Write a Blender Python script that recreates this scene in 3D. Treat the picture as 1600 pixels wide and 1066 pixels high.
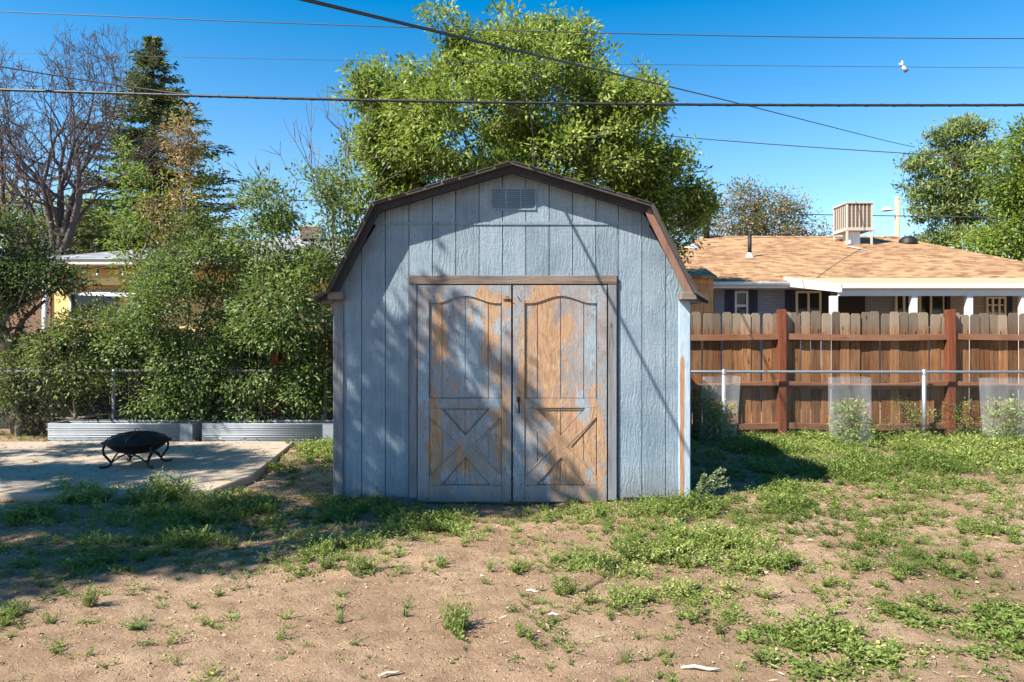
import bpy, math, random
import numpy as np
R = math.radians
for o in list(bpy.data.objects): bpy.data.objects.remove(o)
SC = bpy.context.scene
COL = SC.collection
random.seed(7); RNG = np.random.default_rng(11)

# ------------------------------------------------------------------ camera
F, CAMZ = 1067.0, 1.385
cam = bpy.data.cameras.new('camera'); co = bpy.data.objects.new('camera', cam); COL.objects.link(co)
co.location = (0, 0, CAMZ); co.rotation_euler = (R(90), 0, 0)
cam.sensor_width = 36; cam.lens = 24.0; cam.clip_start = .05; cam.clip_end = 2000
SC.camera = co
# ------------------------------------------------------------------ light
L = np.array([.85, .55, -1.0]); LN = L / np.linalg.norm(L)          # the way the sunlight travels
sun_el = math.asin(-LN[2]); sun_az = math.atan2(-L[0], -L[1])
w = bpy.data.worlds.new('World'); SC.world = w; w.use_nodes = True
wn = w.node_tree; wn.nodes.clear()
sky = wn.nodes.new('ShaderNodeTexSky'); sky.sky_type = 'NISHITA'; sky.sun_disc = False
sky.sun_elevation = sun_el; sky.sun_rotation = sun_az; sky.altitude = 1600; sky.air_density = 1.0; sky.dust_density = .35; sky.ozone_density = 2.2
hs = wn.nodes.new('ShaderNodeHueSaturation'); hs.inputs['Hue'].default_value = .490
bg = wn.nodes.new('ShaderNodeBackground'); bg.inputs[1].default_value = .089
wo = wn.nodes.new('ShaderNodeOutputWorld')
wtc = wn.nodes.new('ShaderNodeTexCoord'); wsp = wn.nodes.new('ShaderNodeSeparateXYZ'); wmr = wn.nodes.new('ShaderNodeMapRange')
wn.links.new(wtc.outputs['Generated'], wsp.inputs[0]); wn.links.new(wsp.outputs[2], wmr.inputs['Value'])
for k_, v_ in (('From Min', .05), ('From Max', .45), ('To Min', 1.0), ('To Max', 1.46)): wmr.inputs[k_].default_value = v_
wn.links.new(wmr.outputs[0], hs.inputs['Saturation'])
wn.links.new(sky.outputs[0], hs.inputs['Color']); wn.links.new(hs.outputs[0], bg.inputs[0]); wn.links.new(bg.outputs[0], wo.inputs[0])
sl = bpy.data.lights.new('sun', 'SUN'); sl.energy = 5.0; sl.angle = R(.5); sl.color = (1, .93, .82)
so = bpy.data.objects.new('sun', sl); COL.objects.link(so)
from mathutils import Vector
so.rotation_euler = Vector(LN).to_track_quat('-Z', 'Y').to_euler(); so.location = (-8, -4, 12)
SC.view_settings.view_transform = 'Standard'; SC.view_settings.look = 'None'; SC.view_settings.gamma = 1
SC.view_settings.use_curve_mapping = False; SC.view_settings.exposure = 1.48
SC.cycles.max_bounces = 8; SC.cycles.transparent_max_bounces = 16

# ------------------------------------------------------------------ helpers
def P(px, py, Y): return np.array([Y*(px-800)/F, Y, CAMZ-Y*(py-533)/F])
def G(px, py, z=0.): Y = F*(CAMZ-z)/(py-533); return np.array([Y*(px-800)/F, Y, z])

class Nt:
    def __init__(s, name):
        s.m = bpy.data.materials.new(name); s.m.use_nodes = True; s.t = s.m.node_tree; s.t.nodes.clear()
        s.out = s.t.nodes.new('ShaderNodeOutputMaterial')
    def n(s, typ, ins=None, **kw):
        x = s.t.nodes.new(typ)
        for k, v in kw.items(): setattr(x, k, v)
        for k, v in (ins or {}).items(): s.put(x.inputs[k], v)
        return x
    def put(s, sock, v):
        if isinstance(v, bpy.types.NodeSocket): s.t.links.new(v, sock)
        elif isinstance(v, (tuple, list)) and len(v) == 3 and sock.type == 'RGBA': sock.default_value = (*v, 1)
        else: sock.default_value = v
    def coord(s, kind='Object', scale=(1, 1, 1), loc=(0, 0, 0), rot=(0, 0, 0)):
        c = s.n('ShaderNodeTexCoord'); m = s.n('ShaderNodeMapping', {'Vector': c.outputs[kind], 'Scale': scale, 'Location': loc, 'Rotation': rot}); return m.outputs[0]
    def noise(s, vec, scale, detail=4, rough=.55, dist=0.):
        return s.n('ShaderNodeTexNoise', {'Vector': vec, 'Scale': scale, 'Detail': detail, 'Roughness': rough, 'Distortion': dist}).outputs[0]
    def ramp(s, fac, stops, interp='LINEAR'):
        r = s.n('ShaderNodeValToRGB', {'Fac': fac}); r.color_ramp.interpolation = interp
        e = r.color_ramp.elements
        while len(e) < len(stops): e.new(.5)
        for el, (p, c) in zip(e, stops):
            el.position = p; el.color = (*c, 1) if isinstance(c, (tuple, list)) else (c, c, c, 1)
        return r.outputs[0]
    def mix(s, fac, a, b, mode='MIX'):
        x = s.n('ShaderNodeMix', data_type='RGBA', blend_type=mode)
        s.put(x.inputs[0], fac); s.put(x.inputs[6], a); s.put(x.inputs[7], b); return x.outputs[2]
    def math(s, op, a, b=0., c=0.):
        x = s.n('ShaderNodeMath', operation=op); s.put(x.inputs[0], a); s.put(x.inputs[1], b)
        if op in ('MULTIPLY_ADD', 'SMOOTH_MIN'): s.put(x.inputs[2], c)
        return x.outputs[0]
    def mapr(s, v, a, b, c=0., d=1.):
        return s.n('ShaderNodeMapRange', {'Value': v, 'From Min': a, 'From Max': b, 'To Min': c, 'To Max': d}).outputs[0]
    def bump(s, h, strength=.4, dist=.01, normal=None):
        i = {'Height': h, 'Strength': strength, 'Distance': dist}
        if normal is not None: i['Normal'] = normal
        return s.n('ShaderNodeBump', i).outputs[0]
    def fin(s, color, rough=.8, normal=None, metal=0., spec=.4, **kw):
        b = s.n('ShaderNodeBsdfPrincipled', {'Base Color': color, 'Roughness': rough, 'Metallic': metal, 'Specular IOR Level': spec})
        if normal is not None: s.put(b.inputs['Normal'], normal)
        for k, v in kw.items(): s.put(b.inputs[k], v)
        s.t.links.new(b.outputs[0], s.out.inputs[0]); return s.m

def hsvvar(m, col, amount=.25):
    oi = m.n('ShaderNodeObjectInfo')
    v = m.mapr(oi.outputs['Random'], 0, 1, 1-amount, 1+amount)
    return m.n('ShaderNodeHueSaturation', {'Color': col, 'Value': v}).outputs[0]

def plain(name, col, rough=.7, metal=0., var=.12, scale=6., bump=.15, spec=.4):
    m = Nt(name); c = m.coord(); a = m.noise(c, scale, 5); b = m.noise(c, scale*9, 4)
    k = m.mix(a, tuple(x*(1-var*1.6) for x in col), tuple(min(1, x*(1+var)) for x in col))
    k = m.mix(m.mapr(b, .35, .7, 0, .35), k, tuple(x*(1-var*2) for x in col))
    return m.fin(k, rough, m.bump(b, bump, .004), metal, spec)

def wood_mat(name, dark, light, grey=None, greyz=None, var=.25, axis='z', knots=True, rough=.85):
    m = Nt(name); sc = {'z': (14, 14, .9), 'x': (.9, 14, 14), 'y': (14, .9, 14)}[axis]
    oi = m.n('ShaderNodeObjectInfo'); tc = m.n('ShaderNodeTexCoord')
    off = m.n('ShaderNodeVectorMath', operation='SCALE'); off.inputs[0].default_value = (7, 3, 11); m.put(off.inputs['Scale'], oi.outputs['Random'])
    add = m.n('ShaderNodeVectorMath', operation='ADD'); m.put(add.inputs[0], tc.outputs['Object']); m.put(add.inputs[1], off.outputs[0])
    mp = m.n('ShaderNodeMapping', {'Vector': add.outputs[0], 'Scale': sc}).outputs[0]
    g = m.noise(mp, 2.2, 6, .65, 1.2); f = m.noise(mp, 9, 4, .6, .3); big = m.noise(add.outputs[0], 2.5, 3)
    c = m.ramp(g, [(.3, dark), (.5, tuple((a+b)/2 for a, b in zip(dark, light))), (.72, light)])
    c = m.mix(m.mapr(f, .5, .75, 0, .55), c, tuple(x*.45 for x in dark))
    if grey is not None:
        fac = m.mapr(big, .35, .65, .1, .55)
        if greyz is not None:
            z = m.n('ShaderNodeSeparateXYZ', {'Vector': tc.outputs['Object']}).outputs[2]
            zz = m.math('ADD', z, m.math('MULTIPLY', m.math('SUBTRACT', g, .5), .5))
            fac = m.math('MAXIMUM', m.mapr(zz, greyz[0], greyz[1], 0, .92), m.math('MULTIPLY', fac, .5))
        c = m.mix(fac, c, m.mix(f, tuple(x*.7 for x in grey), tuple(x*1.2 for x in grey)))
    if knots:
        vo = m.n('ShaderNodeTexVoronoi', {'Vector': m.n('ShaderNodeMapping', {'Vector': add.outputs[0], 'Scale': (9, 9, 3.0) if axis == 'z' else (3, 9, 9)}).outputs[0], 'Scale': 1.})
        c = m.mix(m.mapr(vo.outputs[0], .06, .14, .8, 0), c, tuple(x*.3 for x in dark))
    c = hsvvar(m, c, var)
    return m.fin(c, rough, m.bump(m.math('ADD', g, m.math('MULTIPLY', f, .7)), .5, .006), 0, .25)

def leaf_mat(name, stops, trans=.3, rough=.52, spec=.25):
    m = Nt(name); a = m.n('ShaderNodeAttribute', attribute_name='var').outputs['Fac']
    c = m.ramp(a, stops)
    b = m.n('ShaderNodeBsdfPrincipled', {'Base Color': c, 'Roughness': rough, 'Specular IOR Level': spec})
    t = m.n('ShaderNodeBsdfTranslucent', {'Color': m.mix(.35, c, (.30, .42, .04))})
    x = m.n('ShaderNodeMixShader', {0: trans, 1: b.outputs[0], 2: t.outputs[0]})
    m.t.links.new(x.outputs[0], m.out.inputs[0]); return m.m

def tag(o, label=None, cat=None, group=None, kind=None):
    if label: o['label'] = label
    if cat: o['category'] = cat
    if group: o['group'] = group
    if kind: o['kind'] = kind
    return o

def thing(name, label, cat, loc=(0, 0, 0), group=None):
    o = bpy.data.objects.new(name, None); COL.objects.link(o); o.location = tuple(loc); o.empty_display_size = .1
    tag(o, label, cat, group); return o

def rootloc(o):
    p = np.zeros(3)
    while o is not None: p += np.array(o.location); o = o.parent
    return p

def link(name, me, mat, parent=None, loc=None):
    o = bpy.data.objects.new(name, me); COL.objects.link(o)
    if mat is not None and len(me.materials) == 0: me.materials.append(mat)
    if parent is not None: o.parent = parent
    if loc is not None: o.location = tuple(loc)
    return o

class MB:
    "collects shapes in world coordinates"
    def __init__(s): s.v = []; s.f = []; s.sm = []
    def add(s, vs, fs, smooth=False):
        b = len(s.v); s.v += [tuple(map(float, v)) for v in vs]; s.f += [tuple(i+b for i in f) for f in fs]; s.sm += [smooth]*len(fs); return s
    def box(s, a, b):
        (x0, y0, z0), (x1, y1, z1) = a, b
        return s.add([(x0,y0,z0),(x1,y0,z0),(x1,y1,z0),(x0,y1,z0),(x0,y0,z1),(x1,y0,z1),(x1,y1,z1),(x0,y1,z1)],
                     [(3,2,1,0),(4,5,6,7),(0,1,5,4),(1,2,6,5),(2,3,7,6),(3,0,4,7)])
    def prism_y(s, poly, y0, y1):
        "poly of (x,z), counter-clockwise seen from -Y"
        n = len(poly)
        vs = [(x, y0, z) for x, z in poly] + [(x, y1, z) for x, z in poly]
        return s.add(vs, [tuple(range(n)), tuple(range(2*n-1, n-1, -1))] + [(i, i+n, (i+1) % n+n, (i+1) % n) for i in range(n)])
    def prism_z(s, poly, z0, z1):
        n = len(poly)
        vs = [(x, y, z0) for x, y in poly] + [(x, y, z1) for x, y in poly]
        return s.add(vs, [tuple(range(n-1, -1, -1)), tuple(range(n, 2*n))] + [(i, (i+1) % n, (i+1) % n+n, i+n) for i in range(n)])
    def tube(s, pts, r, sides=8, cap=True, smooth=True):
        pts = [np.array(p, float) for p in pts]; n = len(pts)
        rr = r if hasattr(r, '__len__') else [r]*n
        vs = []; up = None
        for i, p in enumerate(pts):
            d = pts[min(i+1, n-1)] - pts[max(i-1, 0)]; d /= (np.linalg.norm(d)+1e-9)
            if up is None: up = np.array([0, 0, 1.]) if abs(d[2]) < .9 else np.array([1., 0, 0])
            u = np.cross(d, up); u /= (np.linalg.norm(u)+1e-9); w_ = np.cross(u, d); up = w_
            for k in range(sides):
                a = 2*math.pi*k/sides; vs.append(p + rr[i]*(math.cos(a)*u + math.sin(a)*w_))
        fs = [(i*sides+k, i*sides+(k+1) % sides, (i+1)*sides+(k+1) % sides, (i+1)*sides+k) for i in range(n-1) for k in range(sides)]
        s.add(vs, fs, smooth)
        if cap: s.f += [tuple(len(s.v)-len(vs)+k for k in range(sides-1, -1, -1)), tuple(len(s.v)-sides+k for k in range(sides))]; s.sm += [False]*2
        return s
    def lathe(s, c, prof, sides=32):
        vs = [(c[0]+r*math.cos(2*math.pi*k/sides), c[1]+r*math.sin(2*math.pi*k/sides), c[2]+z) for r, z in prof for k in range(sides)]
        fs = [(i*sides+k, i*sides+(k+1) % sides, (i+1)*sides+(k+1) % sides, (i+1)*sides+k) for i in range(len(prof)-1) for k in range(sides)]
        return s.add(vs, fs, True)
    def mesh(s, name, off=(0, 0, 0)):
        me = bpy.data.meshes.new(name); o = np.array(off)
        me.from_pydata([tuple(np.array(v)-o) for v in s.v], [], s.f); me.polygons.foreach_set('use_smooth', s.sm); me.update(); return me
    def build(s, name, mat, parent=None, loc=None, bevel=0.):
        off = rootloc(parent) if parent is not None else np.zeros(3)
        if loc is not None: off = off + (np.array(loc) if parent is None else np.array(loc) - off)
        o = link(name, s.mesh(name, off), mat, parent, None if loc is None else (np.array(loc) - (rootloc(parent) if parent is not None else 0)))
        if bevel:
            b = o.modifiers.new('bevel', 'BEVEL'); b.width = bevel; b.segments = 1; b.limit_method = 'ANGLE'
        return o

def npmesh(name, V, Q, mat, parent=None, var=None, smooth=False, off=None):
    V = np.asarray(V, float); Q = np.asarray(Q)
    if off is None: off = rootloc(parent) if parent is not None else np.zeros(3)
    V = V - off; k = Q.shape[1]
    me = bpy.data.meshes.new(name); me.vertices.add(len(V)); me.vertices.foreach_set('co', V.astype(np.float32).ravel())
    me.loops.add(Q.size); me.loops.foreach_set('vertex_index', Q.ravel().astype(np.int32))
    me.polygons.add(len(Q)); me.polygons.foreach_set('loop_start', np.arange(0, Q.size, k, dtype=np.int32))
    me.polygons.foreach_set('loop_total', np.full(len(Q), k, dtype=np.int32))
    if smooth: me.polygons.foreach_set('use_smooth', np.ones(len(Q), bool))
    if var is not None:
        a = me.attributes.new('var', 'FLOAT', 'POINT'); a.data.foreach_set('value', np.asarray(var, np.float32))
    me.update(calc_edges=True)
    return link(name, me, mat, parent)

def unit(v): return v/(np.linalg.norm(v, axis=-1, keepdims=True)+1e-9)

def leaf_quads(pos, d, nrm, length, width, fold=.25):
    "rhombic leaves: pos (n,3) base, d direction, nrm normal"
    d = unit(d); s = unit(np.cross(d, nrm)); n = np.cross(s, d)
    length = np.asarray(length).reshape(-1, 1)*np.ones((len(pos), 1)); width = np.asarray(width).reshape(-1, 1)*np.ones((len(pos), 1))
    mid = pos + d*length*.45
    V = np.stack([pos, mid + s*width*.5 + n*width*fold, pos + d*length, mid - s*width*.5 + n*width*fold], 1).reshape(-1, 3)
    Q = np.arange(len(pos)*4).reshape(-1, 4); return V, Q

def sprays(C, axis, n, spread, length, width, rng, out=.6, up=.25, flat=1., wander=.7):
    "n leaves round each centre C"
    m = len(C); idx = np.repeat(np.arange(m), n)
    off = rng.normal(size=(m*n, 3))*spread; off[:, 2] *= flat
    pos = C[idx] + off
    d = unit(off)*out + axis[idx]*.5 + rng.normal(size=(m*n, 3))*wander*.5; d[:, 2] -= .12
    nr = rng.normal(size=(m*n, 3))*.6 + np.array([-.25, -.25, .8+up])
    ln = length*rng.uniform(.65, 1.25, m*n); wd = width*rng.uniform(.7, 1.2, m*n)
    V, Q = leaf_quads(pos, d, nr, ln, wd)
    cl = rng.uniform(0, 1, m)[idx]; var = np.clip(.5*cl + .5*rng.uniform(0, 1, m*n), 0, 1)
    return V, Q, np.repeat(var, 4)

def frusta(A, B, ra, rb, sides=5):
    A = np.asarray(A); B = np.asarray(B); d = unit(B-A); h = np.where(np.abs(d[:, 2:3]) < .9, np.array([[0, 0, 1.]]), np.array([[1., 0, 0]]))
    u = unit(np.cross(d, h)); w_ = np.cross(d, u); n = len(A)
    th = 2*np.pi*np.arange(sides)/sides; ct = np.cos(th)[None, :, None]; st = np.sin(th)[None, :, None]
    ring = u[:, None]*ct + w_[:, None]*st
    V = np.concatenate([A[:, None]+ring*np.reshape(ra, (-1, 1, 1)), (B+d*np.reshape(rb, (-1, 1))*.4)[:, None]+ring*np.reshape(rb, (-1, 1, 1))], 1).reshape(-1, 3)
    base = (np.arange(n)*2*sides)[:, None]; k = np.arange(sides)[None]; k1 = (k+1) % sides
    Q = np.stack([base+k, base+k1, base+sides+k1, base+sides+k], -1).reshape(-1, 4)
    return V, Q

def skeleton(trunk, targets, step=.35, jitter=.06, rng=RNG, tip=.006, power=2.4, pathw=.35, rmax=None):
    "limbs grown from the trunk to every target point"
    nodes = [np.array(p, float) for p in trunk]; par = [-1]+list(range(len(trunk)-1)); plen = [0.]
    for i in range(1, len(nodes)): plen.append(plen[-1]+np.linalg.norm(nodes[i]-nodes[i-1]))
    cap = len(targets)*14+len(nodes)+10; N = np.zeros((cap, 3)); PL = np.zeros(cap); N[:len(nodes)] = nodes; PL[:len(nodes)] = plen; n = len(nodes)
    ntr = n; start = 1 if n < 4 else n//3
    PL0 = PL.copy()
    for t in targets[np.argsort(np.linalg.norm(targets-N[ntr-1], axis=1))]:
        dd = np.linalg.norm(N[start:n]-t, axis=1); climb = np.maximum(0, N[start:n, 2]-t[2])
        j = start+int(np.argmin(dd+pathw*PL[start:n]+climb*.8)); a = N[j]; L_ = np.linalg.norm(t-a)
        k = min(12, max(1, int(L_/step)))
        sag = np.array([0, 0, L_*.08])
        for q in range(1, k+1):
            f = q/k; p = a+(t-a)*f + sag*4*f*(1-f)*.5 + (rng.normal(size=3)*jitter*L_*.35/max(1, k)**.5 if q < k else 0)
            N[n] = p; par.append(j if q == 1 else n-1); PL[n] = PL[par[n]]+L_/k; n += 1
    par = np.array(par); load = np.zeros(n); child = np.zeros(n, bool); child[par[par >= 0]] = True
    load[~child] = tip**power
    for i in range(n-1, 0, -1): load[par[i]] += load[i]
    rad = load**(1/power)
    if rmax: rad = np.minimum(rad*1., rmax)
    A = N[par[1:n]]; B = N[1:n]
    return A, B, rad[par[1:n]], rad[1:n]

def lobes_pts(lobes, Y, per, rng, shell=.55):
    "lobes: (px, py, rx, ry, y offset m, weight) in photo units at distance Y -> points in world"
    out = []; ax = []
    for (px, py, rx, ry, yo, wt) in lobes:
        n = int(per*wt); s = F/Y
        u = unit(rng.normal(size=(n, 3))); r = rng.uniform(shell**3, 1, n)**(1/3)
        c = P(px, py, Y)+np.array([0, yo, 0]); rad = np.array([rx/s, (rx+ry)/2/s, ry/s])
        out.append(c+u*r[:, None]*rad); ax.append(u)
    return np.concatenate(out), np.concatenate(ax)

def tree(name, label, cat, base, trunk, pts, ax, bark, leafm, n, spread, length, width, seed, group=None, tip=.007, step=.4, rmax=None, sides=5, up=.25, flat=.8, pathw=.35, extra=None):
    rng = np.random.default_rng(seed)
    t = thing(name, label, cat, base, group)
    A, B, ra, rb = skeleton(trunk, pts, step, rng=rng, tip=tip, rmax=rmax, pathw=pathw)
    V, Q = frusta(A, B, ra, rb, sides); npmesh('trunk', V, Q, bark, t, smooth=True)
    V, Q, var = sprays(pts, ax, n, spread, length, width, rng, up=up, flat=flat)
    npmesh('crown', V, Q, leafm, t, var)
    return t

def lat(x, y, s, seed):
    "value noise"
    r = np.random.default_rng(seed); T = r.uniform(-1, 1, (256, 256)); x = np.asarray(x)*s+500; y = np.asarray(y)*s+500
    xi = np.floor(x).astype(int); yi = np.floor(y).astype(int); fx = x-xi; fy = y-yi; fx = fx*fx*(3-2*fx); fy = fy*fy*(3-2*fy)
    g = lambda a, b: T[a % 256, b % 256]
    return (g(xi, yi)*(1-fx)+g(xi+1, yi)*fx)*(1-fy)+(g(xi, yi+1)*(1-fx)+g(xi+1, yi+1)*fx)*fy

# ------------------------------------------------------------------ materials
def dirt():
    m = Nt('dirt'); c = m.coord()
    a = m.noise(c, .9, 6, .6); b = m.noise(c, 7, 6, .7); d = m.noise(c, 60, 5, .7); e = m.noise(c, 260, 3, .6)
    k = m.ramp(a, [(.32, (.235, .150, .092)), (.5, (.345, .232, .146)), (.68, (.44, .31, .205))])
    k = m.mix(m.mapr(b, .46, .62, 0, .65), k, (.215, .135, .082))
    k = m.mix(m.mapr(d, .55, .72, 0, .6), k, (.46, .33, .225))
    k = m.mix(m.mapr(e, .54, .66, 0, .7), k, (.12, .072, .045))
    vo = m.n('ShaderNodeTexVoronoi', {'Vector': c, 'Scale': 34., 'Randomness': 1.}); sz = m.mapr(vo.outputs[0], .08, .26, 1, 0)
    pick = m.mapr(m.n('ShaderNodeSeparateColor', {'Color': vo.outputs[1]}).outputs[0], .82, .86, 0, 1)
    k = m.mix(m.math('MULTIPLY', m.math('MULTIPLY', sz, pick), .7), k, (.56, .47, .37))
    h = m.math('ADD', m.math('MULTIPLY', d, .6), m.math('ADD', m.math('MULTIPLY', e, .25), m.math('MULTIPLY', m.math('MULTIPLY', sz, pick), .5)))
    return m.fin(k, .95, m.bump(h, 1., .03, m.bump(b, .7, .07)), 0, .15)
M = {}
M['dirt'] = dirt()

def concrete():
    m = Nt('patio_concrete'); c = m.coord()
    a = m.noise(c, 1.3, 6, .6); b = m.noise(c, 30, 5, .7); d = m.noise(c, 4, 5, .65)
    k = m.ramp(a, [(.3, (.25, .205, .155)), (.7, (.36, .30, .235))])
    k = m.mix(m.mapr(d, .52, .7, 0, .6), k, (.36, .26, .18)); k = m.mix(m.mapr(b, .5, .7, 0, .3), k, (.25, .22, .19))
    return m.fin(k, .92, m.bump(b, .4, .006), 0, .2)
M['concrete'] = concrete()

def siding():
    m = Nt('blue_grey_siding_paint'); c = m.coord(); o = m.n('ShaderNodeTexCoord').outputs['Object']
    st = m.n('ShaderNodeMapping', {'Vector': o, 'Scale': (1, 1, .28)}).outputs[0]
    g = m.noise(st, 55, 6, .62, 2.2); g2 = m.noise(st, 16, 5, .6, 3.); pa = m.noise(c, 2.2, 6, .65); fine = m.noise(c, 150, 3, .6)
    hor = m.noise(m.n('ShaderNodeMapping', {'Vector': o, 'Scale': (1, 1, 9)}).outputs[0], 10, 3, .5)
    k = m.ramp(pa, [(.28, (.115, .165, .205)), (.5, (.18, .235, .28)), (.74, (.26, .31, .345))])
    k = m.mix(m.mapr(g2, .54, .72, 0, .45), k, (.13, .175, .215)); k = m.mix(m.mapr(fine, .57, .72, 0, .5), k, (.40, .46, .50)); k = m.mix(m.mapr(m.noise(st, 95, 4, .7, .5), .57, .66, 0, .75), k, (.10, .13, .155)); k = m.mix(m.mapr(m.noise(o, 1.1, 5, .7), .5, .68, 0, .45), k, (.20, .245, .28))
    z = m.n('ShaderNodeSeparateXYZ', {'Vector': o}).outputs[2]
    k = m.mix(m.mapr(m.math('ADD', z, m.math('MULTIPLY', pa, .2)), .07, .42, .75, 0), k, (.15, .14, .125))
    drip = m.noise(m.n('ShaderNodeMapping', {'Vector': o, 'Scale': (1, 1, .035)}).outputs[0], 26, 5, .7, .2)
    k = m.mix(m.mapr(drip, .52, .68, 0, .42), k, (.13, .16, .185)); k = m.mix(m.mapr(drip, .46, .3, 0, .3), k, (.36, .41, .44))
    k = hsvvar(m, k, .10)
    wv = m.n('ShaderNodeTexWave', {'Vector': m.n('ShaderNodeMapping', {'Vector': o, 'Scale': (1, 1, .35)}).outputs[0], 'Scale': 9., 'Distortion': 14., 'Detail': 3., 'Detail Scale': 1.4}).outputs[1]
    h = m.math('ADD', m.math('MULTIPLY', g, 1.), m.math('ADD', m.math('MULTIPLY', hor, .35), m.math('MULTIPLY', wv, m.mapr(m.noise(o, 3.1, 2), .4, .6, .05, .42))))
    return m.fin(k, .72, m.bump(h, .6, .010), 0, .25)
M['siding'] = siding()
M['siding_back'] = plain('siding_groove', (.10, .14, .18), .9)

def doorpaint():
    "worn door: bare orange-brown wood, grey primer, flaking pale blue paint"
    m = Nt('worn_door_paint'); o = m.n('ShaderNodeTexCoord').outputs['Object']
    sep = m.n('ShaderNodeSeparateXYZ', {'Vector': o}); X, Z = sep.outputs[0], sep.outputs[2]
    st = m.n('ShaderNodeMapping', {'Vector': o, 'Scale': (1, 1, .42)}).outputs[0]
    st2 = m.n('ShaderNodeMapping', {'Vector': o, 'Scale': (1, 1, .22)}).outputs[0]
    big = m.noise(st, 2.6, 7, .66, .5); med = m.noise(st, 9, 6, .68, .8); fine = m.noise(st2, 60, 6, .7, 2.)
    tex = m.noise(o, 130, 4, .6)
    wood = m.ramp(m.noise(st2, 20, 5, .6, 2.), [(.3, (.235, .125, .07)), (.5, (.36, .21, .11)), (.7, (.46, .29, .165))])
    wood = m.mix(m.mapr(med, .5, .7, 0, .6), wood, (.34, .22, .16))
    prim = m.ramp(med, [(.3, (.175, .15, .14)), (.7, (.31, .265, .245))])
    blue = m.ramp(fine, [(.3, (.15, .20, .25)), (.6, (.29, .36, .41)), (.8, (.40, .46, .50))])
    def blob(cx, cz, rx, rz):
        dx = m.math('DIVIDE', m.math('SUBTRACT', X, cx), rx); dz = m.math('DIVIDE', m.math('SUBTRACT', Z, cz), rz)
        d = m.math('SQRT', m.math('ADD', m.math('MULTIPLY', dx, dx), m.math('MULTIPLY', dz, dz)))
        return m.mapr(d, 1.25, .3, 0, 1)
    def allmax(l):
        r = l[0]
        for q in l[1:]: r = m.math('MAXIMUM', r, q)
        return r
    # where the wood has come bare (metres from the shed's middle / ground)
    bare = allmax([blob(.32, 1.35, .25, .75), blob(.40, .78, .34, .20), blob(.55, .7, .12, .3), blob(.47, .45, .30, .45), blob(.10, 1.2, .07, .5), blob(.72, .5, .10, .5),
                   blob(-.20, 1.55, .16, .30), blob(-.10, .75, .10, .55), blob(-.62, 1.5, .09, .4), blob(-.14, 1.72, .30, .07), blob(.30, 1.73, .25, .07), blob(-.66, .5, .07, .5), blob(-.42, .36, .13, .16)])
    pale = allmax([blob(-.42, 1.35, .19, .48), blob(-.30, 1.25, .12, .55), blob(.66, 1.45, .10, .5), blob(.045, .35, .05, .7), blob(-.10, 1.5, .07, .25), blob(-.16, .9, .1, .12), blob(-.75, .9, .06, .5), blob(.6, .75, .07, .3)])
    jb = m.math('MULTIPLY', m.math('SUBTRACT', m.math('ADD', m.math('MULTIPLY', big, .5), m.math('MULTIPLY', med, .5)), .5), 7.)
    flake = m.noise(st2, 42, 8, .78, .8)
    jf = m.math('ADD', m.math('MULTIPLY', m.math('SUBTRACT', fine, .5), 2.2), m.math('MULTIPLY', m.math('SUBTRACT', flake, .5), 3.2))
    k = m.mix(m.mapr(m.math('ADD', m.math('SUBTRACT', big, .5), m.math('MULTIPLY', jf, .25)), -.06, .02, 0, .75), prim, m.mix(.5, blue, (.22, .25, .28)))
    k = m.mix(m.mapr(m.math('ADD', m.math('ADD', bare, jb), m.math('MULTIPLY', jf, .6)), .44, .56, 0, .95), k, wood)
    jp = m.math('MULTIPLY', m.math('SUBTRACT', m.noise(st, 5, 7, .7, .4), .5), 5.5)
    k = m.mix(m.mapr(m.math('ADD', m.math('ADD', pale, jp), jf), .84, .92, 0, .9), k, blue)
    k = m.mix(m.mapr(tex, .58, .72, 0, .45), k, (.10, .092, .088))
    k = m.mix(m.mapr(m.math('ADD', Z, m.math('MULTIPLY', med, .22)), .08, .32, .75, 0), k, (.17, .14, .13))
    h = m.math('ADD', fine, m.math('MULTIPLY', tex, .35))
    return m.fin(k, .85, m.bump(h, .7, .01), 0, .2)
M['door'] = doorpaint()
M['groove'] = plain('door_groove_shadow', (.07, .055, .05), .9)  # dark colour standing in for shadow in the routed grooves
M['trim'] = wood_mat('weathered_trim_wood', (.085, .08, .08), (.22, .21, .205), grey=(.19, .225, .265), var=.08)
M['trimx'] = wood_mat('weathered_header_wood', (.05, .036, .03), (.25, .17, .12), grey=(.20, .19, .185), var=.05, axis='x')
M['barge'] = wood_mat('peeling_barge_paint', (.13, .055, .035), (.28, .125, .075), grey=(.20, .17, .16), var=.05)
M['bargeshade'] = wood_mat('shaded_barge_wood', (.016, .014, .013), (.034, .029, .028), grey=(.045, .042, .042), var=.05)  # darker copy of the barge wood, shade under the shingle lip painted in
M['shingle_dark'] = plain('dark_shed_shingles', (.065, .057, .052), .95, var=.3, scale=20, bump=.6)
M['corner'] = M['siding']
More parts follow.
